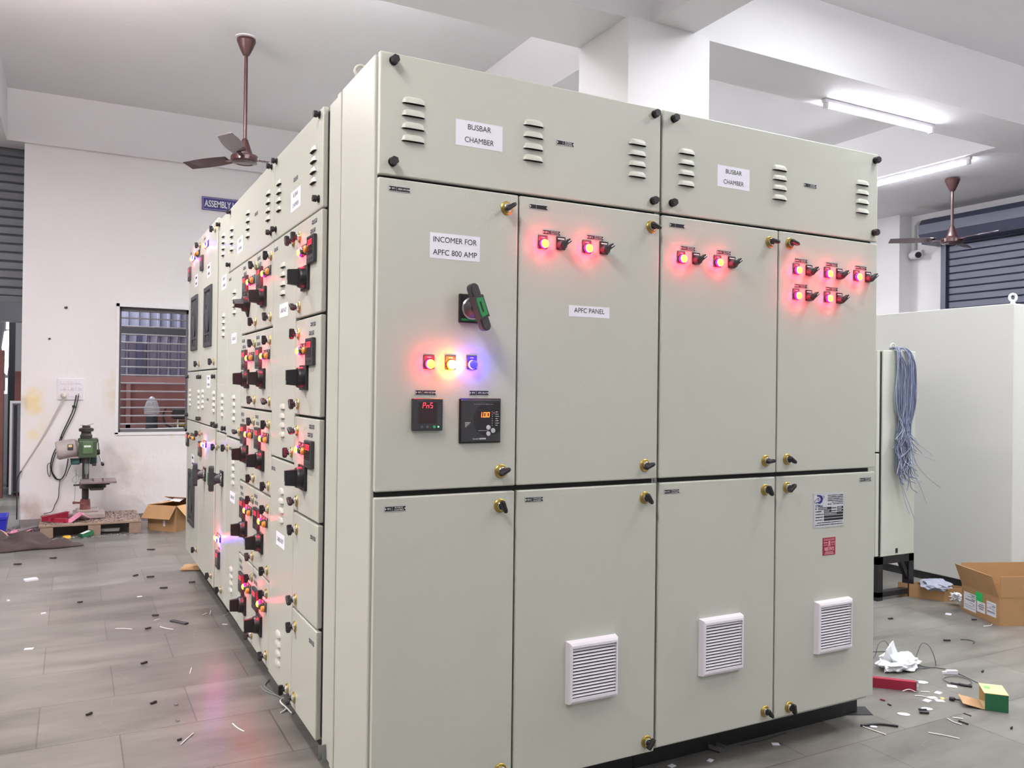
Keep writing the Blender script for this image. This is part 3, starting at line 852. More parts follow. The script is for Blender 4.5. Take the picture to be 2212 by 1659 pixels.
on(l4, 'maker_plate', m.mesh('maker_plate', [ALU, mat('plate_face', (196, 198, 204), 0.5, 0.1), NAVYINK, mat('mauve_ink', (150, 110, 160), 0.6), INK]), 1.8455, 0.890)
# danger sign
m = MB()
dw, dh = 0.070, 0.069
m.bbox(-dw / 2, dw / 2, -0.0015, 0, -dh / 2, dh / 2, 0.0007, 1, 0)
m.text('DANGER', 0, 0.0265, -0.0019, h=0.0085, width=0.058, mat=1)
m.text('415', -0.020, 0.0060, -0.0019, h=0.0068, width=0.020, mat=1)
m.text('VOLTS', 0.0205, 0.0060, -0.0019, h=0.0068, width=0.022, mat=1)
for s in (-1, 1): m.rect(s * 0.0205 - 0.011, s * 0.0205 + 0.011, 0.0135, 0.0165, -0.0019, 1)
m.add([(0.0055 * math.cos(2 * PI * i / 16), -0.0020, 0.0150 + 0.006 * math.sin(2 * PI * i / 16)) for i in range(16)], [tuple(range(16))], 1)
m.rect(-0.003, 0.003, 0.0070, 0.0105, -0.0020, 1)
for s in (-1, 1):
    m.add([(s * 0.0022 + 0.0013 * math.cos(2 * PI * i / 10), -0.0022, 0.0155 + 0.0016 * math.sin(2 * PI * i / 10)) for i in range(10)], [tuple(range(10))], 0)
    m.obox((0, -0.0020, 0.0030), ((1, 0, s * 0.55), (0, 1, 0), (-s * 0.55, 0, 1)), (0.0090, 0.0001, 0.0009), 1)
m.text('\u0916\u0924\u0930\u093e', 0, -0.0110, -0.0019, h=0.0140, width=0.056, mat=1, bold=0.01)
m.rect(-0.022, 0.022, -0.0240, -0.0215, -0.0019, 1); m.rect(-0.026, 0.026, -0.0300, -0.0275, -0.0019, 1)
on(l4, 'danger_sign', m.mesh('danger_sign', [REDSIGN, PINKINK]), 1.849, 0.7485)

# ------------------------------------------------------------------ the long row of feeders (faces left)
def mcc(label, dx=-0.015):
    return thing('feeder_cabinet', label, 'cabinet', (dx, 0, 0), -PI / 2)
def starter(d, y0, zt, kind, turned=False):
    """lamps, ammeter, rotary handle, nameplates and locks of one feeder door; y0 = near edge of the door"""
    z = zt - 0.115
    NPD = nameplate(dashes=True)
    if kind == 'near':
        lamps, me, hx, nps, lk = (0.815, 0.768, 0.722), (0.664, 0.837), (0.762, 0.745), (0.655, 0.675), 0.868
    else:
        lamps, me, hx, nps, lk = (1.487, 1.440, 1.393), (1.598, 0.839), (1.516, 0.745), (1.648, 1.630), 1.383
        off = y0 - 1.338
        lamps = tuple(q + off for q in lamps); me = (me[0] + off, me[1]); hx = (hx[0] + off * 1.075, hx[1])
        nps = tuple(q + off * 1.03 for q in nps); lk += off * 0.945
    dz = zt - 1.963
    for y_, me_ in zip(lamps, (LAMP_R, LAMP_G, LAMP_A)):
        on(d, 'indicator_lamp', me_, -y_, z)
    on(d, 'ammeter', AMM, -me[0], 1.0 + me[1] + dz)
    on(d, 'rotary_handle', ROT, -hx[0], 1.0 + hx[1] + dz, 0.5 if turned else PI / 2)
    on(d, 'nameplate', NPD, -nps[0], zt - 0.028); on(d, 'nameplate', NPD, -nps[1], zt - 0.058)
    rnd = random.Random(int(y0 * 1000 + zt * 77))
    on(d, 'lock', LOCK, -lk, zt - 0.052, rnd.choice((1.5, 1.2, 0.5, 1.6))); on(d, 'lock', LOCK, -lk + 0.004, zt - 0.317, rnd.choice((1.5, 1.1, 0.6)))

CABLE = paper(['CABLE ALLEY'], 0.15, 0.055, 0.017, (0.11,))
BUSB = paper(['BUSBAR', 'CHAMBER'], 0.155, 0.078, 0.0165, (0.078, 0.098), (0.021, -0.018))
ROWS = [1.963 - 0.3655 * k for k in range(5)]

s1 = mcc('feeder cabinet nearest the corner, three starter doors above two blank doors')
body(s1, -1.334, -0.505, 0.60, 0.125, 2.312, base=(-1.334, -0.506))
ta = door(s1, -1.329, -0.556, 1.969, 2.317, louv4(-0.672, 2.197, 2.084) + louv4(-1.232, 2.197, 2.088), 'busbar_cover')
for y_, z in ((0.602, 2.300), (0.599, 2.004), (1.292, 2.300), (1.290, 2.010)): on(ta, 'cover_bolt', BOLT, -y_, z)
on(ta, 'paper_label', BUSB, -0.945, 2.070); on(ta, 'nameplate', nameplate(dashes=True), -0.948, 2.151)
for k, zt in enumerate(ROWS):
    d = door(s1, -0.915, -0.556, (zt - 0.356) if k < 4 else 0.128, zt)
    if k < 3:
        starter(d, 0.556, zt, 'near')
    else:
        on(d, 'nameplate', nameplate(dashes=True), -0.619, zt - 0.051)
        on(d, 'lock', LOCK, -0.861, zt - 0.058, 1.2); on(d, 'lock', LOCK, -0.861, zt - (0.322 if k == 3 else 0.326), 0.8)
c2 = door(s1, -1.332, -0.919, 1.053, 1.963, louv4(-1.138, 1.841, 1.728) + louv4(-1.117, 1.266, 1.155))
on(c2, 'paper_label', CABLE, -1.126, 1.656); on(c2, 'lock', LOCK, -0.968, 1.911, 1.4); on(c2, 'lock', LOCK, -0.955, 1.092, 1.5)
on(c2, 'nameplate', nameplate(dashes=True), -1.283, 1.925)
c2b = door(s1, -1.332, -0.919, 0.130, 1.045, louv4(-1.116, 0.925, 0.810) + louv4(-1.138, 0.344, 0.229))
on(c2b, 'paper_label', CABLE, -1.132, 0.722); on(c2b, 'lock', LOCK, -0.972, 0.172, 1.6); on(c2b, 'nameplate', nameplate(dashes=True), -1.278, 1.0)

s2 = mcc('wide feeder cabinet with ten small doors of black handles and red lamps')
body(s2, -2.500, -1.335, 0.60, 0.130, 2.312)
tb = door(s2, -2.499, -1.336, 1.969, 2.317, louv4(-1.446, 2.197, 2.085) + louv4(-1.925, 2.198, 2.086) + louv4(-2.395, 2.197, 2.087), 'busbar_cover')
for y_, z in ((1.392, 2.300), (1.388, 2.012), (2.458, 2.296), (2.453, 2.006)): on(tb, 'cover_bolt', BOLT, -y_, z)
on(tb, 'paper_label', BUSB, -2.150, 2.072); on(tb, 'nameplate', nameplate(dashes=True), -1.726, 2.156)
for k, zt in enumerate(ROWS):
    zb = (zt - 0.356) if k < 4 else 0.137
    starter(door(s2, -1.687, -1.338, zb, zt), 1.338, zt, 'pair')
    starter(door(s2, -2.068, -1.691, zb, zt), 1.691, zt, 'pair', turned=(k == 0))
c5 = door(s2, -2.498, -2.072, 1.072, 1.963, louv4(-2.288, 1.844, 1.737) + louv4(-2.268, 1.287, 1.174))
on(c5, 'paper_label', CABLE, -2.293, 1.596); on(c5, 'lock', LOCK, -2.100, 1.112, 0.4); on(c5, 'nameplate', nameplate(dashes=True), -2.44, 1.925)
c5b = door(s2, -2.498, -2.072, 0.140, 1.062, louv4(-2.265, 0.947, 0.839) + louv4(-2.278, 0.381, 0.274))
on(c5b, 'paper_label', CABLE, -2.277, 0.757); on(c5b, 'lock', LOCK, -2.455, 1.005, 1.5); on(c5b, 'nameplate', nameplate(dashes=True), -2.36, 1.008)

s3 = mcc('narrow cabinet with one tall vented cover, second farthest in the row')
body(s3, -2.860, -2.501, 0.60, 0.135, 2.312)
c6 = door(s3, -2.858, -2.502, 1.082, 2.317, louv4(-2.680, 2.205, 2.098) + louv4(-2.645, 1.744, 1.635) + louv4(-2.656, 1.289, 1.182), 'busbar_cover')
on(c6, 'paper_label', BUSB, -2.650, 1.932)
for y_, z in ((2.83, 2.29), (2.535, 1.108), (2.825, 1.110)): on(c6, 'cover_bolt', BOLT, -y_, z)
c6b = door(s3, -2.858, -2.502, 0.140, 1.072)
big_handle(c6b, -2.615, 0.822, 0.0)
on(c6b, 'lock', LOCK, -2.825, 0.985, 1.4); on(c6b, 'lock', LOCK, -2.60, 0.198, 1.5); on(c6b, 'nameplate', nameplate(dashes=True), -2.765, 0.99)
for y_, me_ in ((2.745, LAMP_R), (2.70, LAMP_Y), (2.655, LAMP_B)): on(c6b, 'indicator_lamp', me_, -y_, 0.472)
on(c6b, 'nameplate', nameplate(dashes=True), -2.698, 0.414); on(c6b, 'ammeter', AMM, -2.70, 0.350)

BLURRED = MB().box(-0.07, 0.07, -0.0005, 0, -0.042, 0.042, 0)
for z_, w_ in ((0.020, 0.04), (-0.020, 0.035)): scribble(BLURRED, -w_, w_, z_, 0.016, 1, random.Random(int(w_ * 1000)), -0.0009, 3.6)
BLURRED = BLURRED.mesh('paper_label', [PAPER, INK])
s4 = mcc('farthest incomer cabinet at the end of the row with dark breaker windows in its doors', -0.022)
body(s4, -4.212, -2.864, 0.60, 0.135, 2.335)
m4 = {}
for nm, y0, y1 in (('a', 2.866, 3.528), ('b', 3.534, 4.208)):
    d = door(s4, -y1, -y0, 1.446, 2.338, th=0.022)
    yy = 3.19 if nm == 'a' else 3.845
    on(d, 'breaker_window', BREAKER, -yy, 1.775)
    ly = 3.335 if nm == 'a' else 3.975
    for i, me_ in enumerate((LAMP_R, LAMP_Y, LAMP_B)): on(d, 'indicator_lamp', me_, -(ly - 0.047 * i), 2.238)
    if nm == 'b':
        for i, me_ in enumerate((LAMP_A, LAMP_G, LAMP_A)): on(d, 'indicator_lamp', me_, -(3.74 - 0.047 * i), 2.238)
    on(d, 'ammeter', AMM, -(3.49 if nm == 'a' else 4.13), 2.148)
    on(d, 'nameplate', nameplate(dashes=True), -(3.40 if nm == 'a' else 4.10), 2.295)
    on(d, 'paper_label', BLURRED, -(3.205 if nm == 'a' else 3.80), 2.066)
    on(d, 'lock', LOCK, -(2.94 if nm == 'a' else 3.60), 1.487, 1.4)
    on(d, 'lock', LOCK, -(2.95 if nm == 'a' else 3.615), 2.282, 1.5)
    e = door(s4, -y1, -y0, 1.098, 1.438, louv4(-(2.925 if nm == 'a' else 3.60), 1.303, 1.197) + louv4(-(3.40 if nm == 'a' else 4.055), 1.309, 1.209), 'busbar_cover')
    for y_, z in (((2.89, 1.398), (3.50, 1.400), (2.89, 1.118), (3.495, 1.124)) if nm == 'a' else ((3.56, 1.398), (4.17, 1.405), (3.56, 1.124), (4.17, 1.128))): on(e, 'cover_bolt', BOLT, -y_, z)
    if nm == 'a':
        on(e, 'paper_label', BUSB, -3.155, 1.368); on(e, 'nameplate', nameplate(dashes=True), -3.176, 1.256)
    f_ = door(s4, -y1, -y0, 0.150, 1.090)
    if nm == 'a':
        for i, me_ in enumerate((LAMP_R, LAMP_Y, LAMP_B)): on(f_, 'indicator_lamp', me_, -(3.31 - 0.047 * i), 0.972)
        on(f_, 'ammeter', AMM, -3.455, 0.930)
        big_handle(f_, -3.245, 0.785, 0.0)
        on(f_, 'lock', LOCK, -2.93, 0.212, 1.5); on(f_, 'lock', LOCK, -3.50, 1.028, 1.5); on(f_, 'nameplate', nameplate(dashes=True), -3.42, 1.03)
    else:
        for i, me_ in enumerate((LAMP_A, LAMP_G, LAMP_G, LAMP_A)): on(f_, 'indicator_lamp', me_, -(3.945 - 0.06 * i), 0.985)
        on(f_, 'ammeter', AMM, -4.12, 0.952)
        on(f_, 'breaker_window', BREAKER, -3.885, 0.56)
        on(f_, 'paper_label', BLURRED, -3.86, 0.82)
        on(f_, 'lock', LOCK, -3.60, 0.247, 1.5)

# ------------------------------------------------------------------ ceiling fans and tube lights
def fan(label, x, y, zc, rod, ang, rose=True):
    f_ = thing('ceiling_fan', label, 'fan', (x, y, zc))
    if rose: MB().lathe([(0.085, 0), (0.085, -0.006), (0.05, -0.012), (0, -0.012)], d=(0, 0, 1)).build('ceiling_rose', WPLASTIC, f_)
    MB().lathe([(0.070, -0.012), (0.072, -0.03), (0.05, -0.085), (0.026, -0.135), (0.020, -0.14), (0, -0.14)], d=(0, 0, 1)).build('canopy', BROWNM, f_)
    MB().cyl((0, 0, -0.13), (0, 0, -rod), 0.014, seg=14).build('rod', BROWNM, f_)
    z = -rod
    MB().lathe([(0.015, z + 0.13), (0.022, z + 0.12), (0.058, z + 0.015), (0.060, z), (0.098, z - 0.005), (0.106, z - 0.018), (0.106, z - 0.048), (0.100, z - 0.052), (0.095, z - 0.060), (0.060, z - 0.068), (0.058, z - 0.064), (0.03, z - 0.066), (0, z - 0.066)], d=(0, 0, 1), seg=36).build('motor', BROWNM, f_)
    for k in range(3):
        m = MB()
        m.obox((0.135, 0, -0.006), ((1, 0, 0), (0, 1, 0), (0, 0, 1)), (0.05, 0.018, 0.003))
        v, fc = [], []
        n = 8
        for i in range(n + 1):
            x_ = 0.16 + 0.44 * i / n
            wd = 0.045 + 0.022 * math.sin(PI * min(1, i / n * 1.1) * 0.9)
            for s in (-1, 1):
                for dz in (0, 0.003):
                    v.append((x_, s * wd, s * 0.014 + dz))
        for i in range(n):
            a, b = i * 4, (i + 1) * 4
            fc += [(a, b, b + 2, a + 2), (a + 1, a + 3, b + 3, b + 1), (a, a + 1, b + 1, b), (a + 2, b + 2, b + 3, a + 3)]
        fc += [(0, 2, 3, 1), (n * 4, n * 4 + 1, n * 4 + 3, n * 4 + 2)]
        m.add(v, fc)
        m.build('blade', BROWNM, f_, (0, 0, z - 0.02), (0, 0, ang + k * 2 * PI / 3))
    return f_
fan('brown ceiling fan on a long rod over the feeder row, near the ASSEMBLY sign', 0.392, 4.392, ZC, 0.915, 0.12)
fan('brown ceiling fan hanging in front of the blue-grey shutter', 7.20, 3.14, ZB, 0.62, 0.35, False)

def tube_light(label, c, axis, tilt):
    t = thing('tube_light', label, 'light', c, PI / 2 if axis == 'y' else 0.0, 'tube lights under the beams')
    MB().bbox(-0.64, 0.64, -0.02, 0.02, -0.030, 0, 0.003, 1).build('batten', WPLASTIC, t)
    MB().cyl((-0.60, 0, -0.052), (0.60, 0, -0.052), 0.014, seg=14).build('tube', TUBE, t)
    for s in (-1, 1): MB().bbox(s * 0.615 - 0.015, s * 0.615 + 0.015, -0.018, 0.018, -0.072, -0.028, 0.003, 1).build('tube_holder', WPLASTIC, t)
tube_light('lit tube light under the beam to the right of the white column', (4.86, 2.16, ZB), 'x', 0)
tube_light('lit tube light behind the top corner of the right cabinet, running away from the viewer', (6.62, 3.20, ZB), 'y', 0)

# ------------------------------------------------------------------ far wall: sign, switchboard, cables, marks
sg = MB()
sg.box(0.37, 0.82, 6.634, 6.65, 3.128, 3.262, 0)
for a in ((0.378, 0.812, 3.251, 3.2535), (0.378, 0.812, 3.1365, 3.139), (0.378, 0.3805, 3.1365, 3.2535), (0.8095, 0.812, 3.1365, 3.2535)): sg.rect(*a, 6.6335, 1)
sg.text('ASSEMBLY LINE', 0.585, 3.195, 6.6333, h=0.068, width=0.385, mat=1, bold=0.018)
tag(sg.build('wall_sign', [mat('navy_sign', (42, 36, 112), 0.5), WHITEINK]), 'navy sign reading ASSEMBLY LINE high on the far wall', 'sign')

sw = thing('switch_board', 'white board of switches and sockets on the far wall left of the window', 'switchboard', (-0.782, 6.65, 1.29))
MB().bbox(-0.114, 0.114, -0.014, 0, -0.104, 0.104, 0.006, 2).build('face_plate', WPLASTIC, sw)
LINEG = mat('module_line', (176, 170, 174), 0.6)
for i in range(3):
    for j in range(3):
        x, z = -0.062 + i * 0.064, 0.066 - j * 0.060
        if j == 2 and i == 0:
            pass
        m = MB().bbox(x - 0.024, x + 0.024, -0.0175, -0.013, z - 0.017, z + 0.017, 0.002, 1, 0)
        if j == 0: m.box(x - 0.0006, x + 0.0006, -0.0182, -0.017, z - 0.016, z + 0.016, 1)
        if j == 1:
            m.box(x - 0.0006, x + 0.0006, -0.0182, -0.017, z - 0.016, z + 0.016, 1)
            m.obox((x + 0.011, -0.019, z), ((1, 0, 0), (0, 1, 0.25), (0, -0.25, 1)), (0.0105, 0.003, 0.014), 0)
        if j == 2 and i == 2: m.cyl((x, -0.017, z + 0.008), (x, -0.0185, z + 0.008), 0.005, seg=10, mat=2)
        m.build('socket' if j == 2 else 'switch', [WPLASTIC, LINEG, SLOT], sw)
pc = thing('power_cable', 'white cable plugged into the wall board, running down to the wall corner', 'cable', (-0.844, 6.62, 1.235))
MB().lathe([(0.022, 0), (0.024, 0.012), (0.016, 0.03), (0.010, 0.045), (0, 0.045)], o=(0, 0.010, 0), d=(0.0, -0.9, -0.45), seg=14).build('plug', mat('beige_plastic', (196, 188, 176), 0.5), pc)
a = catmull([(0.0, -0.02, -0.025), (-0.06, 0.0, -0.16), (-0.18, 0.015, -0.42), (-0.300, 0.018, -0.64), (-0.332, 0.02, -0.70)])
m = MB().tube(a, 0.0045, 6); m.tube([q + Vector((0.018 * (1 - i / len(a)), 0, 0.010)) for i, q in enumerate(a)], 0.004, 6)
m.build('cord', mat('greyish_cable', (190, 184, 180), 0.5), pc)
m = MB().tube(catmull([(-0.332, 0.012, -0.705), (-0.352, -0.01, -0.745), (-0.366, 0.0, -0.80), (-0.362, -0.02, -1.0), (-0.362, -0.01, -1.15)]), 0.006, 6)
m.build('cord_tail', WIRE_K, pc)
bc = MB()
P = lambda x, z, y=6.625: (x, y, z)
bc.tube(catmull([P(-0.735, 1.235, 6.63), P(-0.760, 1.10), P(-0.80, 0.99), P(-0.845, 0.88), P(-0.875, 0.79), P(-0.925, 0.66), P(-0.940, 0.55), P(-0.905, 0.455), P(-0.86, 0.437), P(-0.825, 0.48), P(-0.805, 0.56), P(-0.795, 0.645)]), 0.0055, 6)
bc.tube(catmull([P(-0.715, 1.235, 6.63), P(-0.742, 1.09), P(-0.775, 1.0), P(-0.83, 0.88), P(-0.868, 0.77), P(-0.915, 0.64), P(-0.930, 0.53), P(-0.89, 0.45), P(-0.865, 0.44)]), 0.0045, 6)
bc.tube(catmull([P(-0.868, 0.79), P(-0.835, 0.79), P(-0.80, 0.765), P(-0.78, 0.75)]), 0.0025, 6)
bc.tube(catmull([P(-0.935, 0.60), P(-0.965, 0.58), P(-0.962, 0.50), P(-0.945, 0.47), P(-0.94, 0.54)]), 0.003, 6)
bc.tube(catmull([P(-0.86, 0.435), P(-0.868, 0.36), P(-0.872, 0.27), P(-0.90, 0.20), P(-0.925, 0.14, 6.62), P(-0.99, 0.125, 6.60)]), 0.0035, 6)
for x, z in ((-0.872, 0.775), (-0.755, 1.125)): bc.bbox(x - 0.014, x + 0.014, 6.615, 6.635, z - 0.012, z + 0.012, 0.002, 1)
tag(bc.build('black_cable', WIRE_K), 'black twin cable looping down the far wall beside the drill press', 'cable')
for x, z, s, lab in ((-0.832, 2.062, 0.013, 'dark clip highest on the far wall, left of the window top'), (-0.965, 1.762, 0.009, 'small dark clip on the far wall midway between top clip and switch board'), (-0.858, 0.832, 0.009, 'small dark wall clip between the white cable and the drill press motor')):
    m = MB().obox((x, 6.645, z), ((1, 0, 0.3), (0, 1, 0), (-0.3, 0, 1)), (s, 0.006, s * 0.8))
    tag(m.build('wall_clip', BLACKP), lab, 'clip', 'clips on the far wall')

# ------------------------------------------------------------------ yard seen through the window and the left opening
m = MB()
for k in range(34):                                            # ribbed sheet: pitch 0.16
    x = -1.1 + k * 0.115
    p = [(x, 8.6), (x + 0.075, 8.6), (x + 0.085, 8.57), (x + 0.105, 8.57), (x + 0.115, 8.6)]
    for i in range(4):
        (xa, ya), (xb, yb) = p[i], p[i + 1]
        m.add([(xa, ya, 0.0), (xb, yb, 0.0), (xb, yb, 2.9), (xa, ya, 2.9)], [(0, 1, 2, 3)])
struct('wall_outside', m, YARDSHEET)
struct('wall_yard', MB().box(-6, 5, 12.0, 12.2, 0, 4.0), GREYP)
struct('trim_10', MB().box(-1.05, 2.8, 8.50, 8.56, 1.93, 2.02), DIM)
struct('trim_11', MB().box(-0.10, -0.04, 8.48, 8.56, 0.0, 1.95), mat('dark_blue_post', (56, 58, 84), 0.5))
cr_ = thing('wooden_crate', 'reddish wooden crate seen through the window bars', 'crate', (0.35, 7.7, 0))
MB().box(-0.68, 0.75, 0.02, 0.6, 0.02, 1.40).build('panel', REDWOOD, cr_)
MB().box(-0.70, 0.78, -0.01, 0.62, 1.36, 1.43).build('top_rail', mat('pale_red_boards', (150, 108, 104), 0.8, var=(8, 0.2)), cr_)
MB().box(-0.60, -0.555, -0.015, 0.02, 0.02, 1.36).build('batten', mat('pale_red_boards', (150, 108, 104)), cr_)
MB().box(-0.70, 0.78, -0.015, 0.02, 0.86, 0.90).build('rail', mat('pale_red_boards', (150, 108, 104)), cr_)
m = MB()
m.bbox(0.17, 0.34, 7.02, 7.25, 0.872, 0.90, 0.004, 1, 0)
m.bbox(0.19, 0.32, 7.05, 7.2, 0.90, 0.96, 0.01, 1, 2)
m.box(0.20, 0.215, 7.0, 7.05, 0.90, 0.985, 1); m.box(0.275, 0.29, 7.0, 7.05, 0.90, 0.985, 1)
m.bbox(0.16, 0.36, 7.02, 7.2, 0.985, 1.09, 0.01, 1, 0)
m.tube(catmull([(0.10, 7.1, 1.10), (0.075, 7.1, 1.02), (0.10, 7.1, 0.93), (0.17, 7.1, 0.885)]), 0.010, 8, 0)
m.box(-0.10, 0.17, 7.05, 7.10, 1.060, 1.068, 1)
tag(m.build('bench_machine', [BLACKP, CHROME, mat('brass_part', (150, 126, 60), 0.4, 0.6)]), 'small black and chrome machine behind the window bars, low right', 'machine')
wb = thing('work_bench', 'grey bench top outside the barred window', 'bench', (0.3, 7.22, 0))
MB().bbox(-0.9, 0.9, -0.27, 0.28, 0.80, 0.872, 0.004, 1).build('top', GREYP, wb)
for x in (-0.85, 0.80):
    for y in (-0.22, 0.18): MB().box(x, x + 0.05, y, y + 0.05, 0, 0.80).build('leg', GREYP, wb)
m = MB().cyl((-0.20, 6.79, 0.886), (0.24, 6.79, 0.900), 0.0105, seg=10)
tag(m.build('white_tube', WHITEINK), 'white tube lying on the window sill behind the bars', 'tube')
m = MB().lathe([(0.075, 0), (0.08, 0.05), (0.06, 0.12), (0.03, 0.17), (0.012, 0.185), (0, 0.187)], o=(-0.02, 7.3, 1.03), seg=14)
tag(m.build('plastic_jug', CLEAR), 'cloudy plastic jug standing on the work bench behind the bars', 'jug')
MBx = MB().lathe([(0.06, 0), (0.06, 0.15), (0, 0.158)], o=(-0.02, 7.3, 0.872), seg=14)
tag(MBx.build('tin', DIM), 'dark tin under the cloudy jug behind the window bars', 'tin')

m = MB()
zt_, zb_ = ZB, 2.165
n = 17
for k in range(n):                                             # interlocking laths
    z0 = zb_ + (zt_ - zb_) * k / n
    z1 = zb_ + (zt_ - zb_) * (k + 1) / n
    m.add([(-4.6, 6.90, z0), (-1.19, 6.90, z0), (-1.19, 6.885, z0 + 0.012), (-4.6, 6.885, z0 + 0.012)], [(0, 1, 2, 3)])
    m.add([(-4.6, 6.885, z0 + 0.012), (-1.19, 6.885, z0 + 0.012), (-1.19, 6.885, z1 - 0.012), (-4.6, 6.885, z1 - 0.012)], [(0, 1, 2, 3)])
    m.add([(-4.6, 6.885, z1 - 0.012), (-1.19, 6.885, z1 - 0.012), (-1.19, 6.90, z1), (-4.6, 6.90, z1)], [(0, 1, 2, 3)])
m.box(-4.6, -1.19, 6.87, 6.91, zb_ - 0.06, zb_)
m.box(-4.6, -1.19, 6.901, 6.92, zb_, zt_)
struct('door_1', m, SHUT_D)

struct('trim_12', MB().box(-4.6, -1.0, 8.0, 8.25, 2.0, 2.42), mat('grey_cladding', (120, 120, 126), 0.6))
gd = thing('steel_gate', 'dark steel gate with daylight along its edge, beyond the left opening', 'gate', (-1.70, 10.2, 0))
MB().box(-1.5, 0.15, 0.0, 0.04, 0.0, 2.2).build('leaf', DIM, gd)
MB().box(0.20, 0.27, -0.02, 0.06, 0.0, 2.4).build('post', BLACKM, gd)
MB().box(-1.5, 0.27, -0.02, 0.06, 2.2, 2.35).build('top_rail', BLACKM, gd)
g = MB()
g.prism([(0.145, 1.48), (0.185, 1.44), (0.205, 1.60), (0.205, 2.02), (0.150, 2.0), (0.125, 1.8)], -0.01, 0.0)
g.box(0.168, 0.20, -0.012, 0.0, 2.03, 2.14)
g.box(-0.5, 0.165, -0.012, 0.0, 2.16, 2.185)
g.box(0.0, 0.19, -0.012, 0.0, 1.20, 1.235); g.box(0.17, 0.19, -0.012, 0.0, 1.235, 1.40)
g.build('daylight_gap', GAP, gd)
tag(MB().box(-1.60, -1.475, 9.0, 9.12, 0.0, 1.72).build('wooden_post', REDWOOD), 'reddish timber post beyond the left opening', 'post')
tag(MB().box(-1.375, -1.29, 9.20, 9.25, 0.0, 1.48).build('board', REDWOOD), 'reddish board upright against the wall end beyond the left opening', 'board')
fp = thing('framed_panel', 'grey panel with a white frame leaning behind the wall end', 'panel', (-1.29, 9.1, 0))
MB().box(-0.10, 0.25, 0, 0.03, 0.05, 1.10).build('sheet', mat('panel_grey', (120, 122, 128), 0.6), fp)
m = MB(); m.box(-0.125, -0.10, -0.01, 0.04, 0.03, 1.13); m.box(-0.10, 0.25, -0.01, 0.04, 1.10, 1.13); m.build('frame', WPLASTIC, fp)
m = MB(); m.box(-0.085, -0.05, -0.012, 0.0, 0.06, 1.08); m.build('edge_strip', BLACKP, fp)
tag(MB().bbox(-2.6, -1.62, 9.3, 9.9, 0.0, 1.35, 0.01, 1).build('steel_locker', DIM), 'black locker standing in the dark beyond the left opening', 'locker')

# ------------------------------------------------------------------ pallet and drill press by the far wall
pl = thing('wooden_pallet', 'wooden pallet under the green drill press, strewn with shavings', 'pallet', (-0.60, 6.28, 0))
for j in range(6):
    y = -0.345 + j * 0.117
    MB().bbox(-0.41, 0.40, y, y + 0.108, 0.095, 0.113, 0.002, 1).build('deck_board', WOOD, pl)
for y in (-0.34, 0.02, 0.30):
    for x in (-0.40, 0.02 - 0.05, 0.30):
        MB().bbox(x, x + 0.10, y, y + 0.09, 0.0, 0.094, 0.003, 1).build('block', WOOD, pl)
dp = thing('drill_press', 'green bench drill press standing on the pallet by the far wall', 'drill press', (-0.651, 6.33, 0.113))
m = MB().bbox(-0.10, 0.16, -0.18, 0.17, 0.008, 0.050, 0.006, 2); m.box(-0.10, -0.06, -0.17, 0.16, 0, 0.01); m.box(0.12, 0.16, -0.17, 0.16, 0, 0.01)
m.bbox(-0.075, 0.11, -0.06, 0.15, 0.048, 0.072, 0.006, 1)
m.build('base', mat('dusty_grey_iron', (150, 138, 134), 0.7, var=(16, 0.2)), dp)
m = MB().cyl((0, 0, 0.07), (0, 0, 0.165), 0.046, 0.040, seg=20, mat=1); m.cyl((0, 0, 0.16), (0, 0, 0.80), 0.029, seg=20)
m.build('column', [MDARK, mat('rusty_red', (116, 66, 66), 0.7)], dp)
m = MB().bbox(-0.042, 0.042, -0.042, 0.042, 0.115, 0.150, 0.006, 1); m.cyl((-0.04, -0.01, 0.135), (-0.09, -0.02, 0.140), 0.009, seg=10); m.bbox(-0.103, -0.080, -0.032, -0.010, 0.128, 0.152, 0.004, 1)
m.build('foot_clamp', mat('rusty_red', (116, 66, 66)), dp)
m = MB().bbox(-0.045, 0.250, -0.26, 0.02, 0.330, 0.352, 0.004, 1, 0)
m.rect(-0.03, 0.12, 0.3522, 0.3522, 0, 1)
for x in (0.06, 0.14): m.box(x - 0.006, x + 0.006, -0.25, 0.0, 0.3515, 0.3545, 2)
m.build('table', [mat('dusty_table', (122, 108, 112), 0.6, var=(14, 0.25)), PINKD, MDARK], dp)
m = MB().bbox(-0.05, 0.17, -0.10, 0.04, 0.272, 0.330, 0.012, 2, 0); m.bbox(0.03, 0.15, -0.15, -0.02, 0.258, 0.29, 0.01, 1, 0)
m.cyl((-0.05, -0.02, 0.30), (-0.098, -0.02, 0.30), 0.008, seg=10, mat=1); m.cyl((0.16, -0.03, 0.300), (0.202, -0.03, 0.304), 0.008, seg=10, mat=1)
m.build('table_bracket', [mat('green_grey_iron', (84, 88, 76), 0.6, 0.2, var=(20, 0.35)), MDARK], dp)
m = MB().bbox(-0.062, 0.088, -0.16, 0.07, 0.555, 0.715, 0.012, 2, 0)
m.bbox(-0.068, 0.10, -0.12, 0.05, 0.69, 0.728, 0.008, 1, 0)
m.bbox(-0.03, 0.055, -0.168, -0.155, 0.595, 0.70, 0.004, 1, 1)
m.rect(-0.018, 0.038, 0.655, 0.672, -0.1685, 2)
m.cyl((0.085, -0.05, 0.60), (0.115, -0.05, 0.60), 0.026, seg=18, mat=3)
m.build('head', [MGREEN, mat('light_green', (74, 102, 66), 0.5, var=(20, 0.25)), WHITEINK, MDARK], dp)
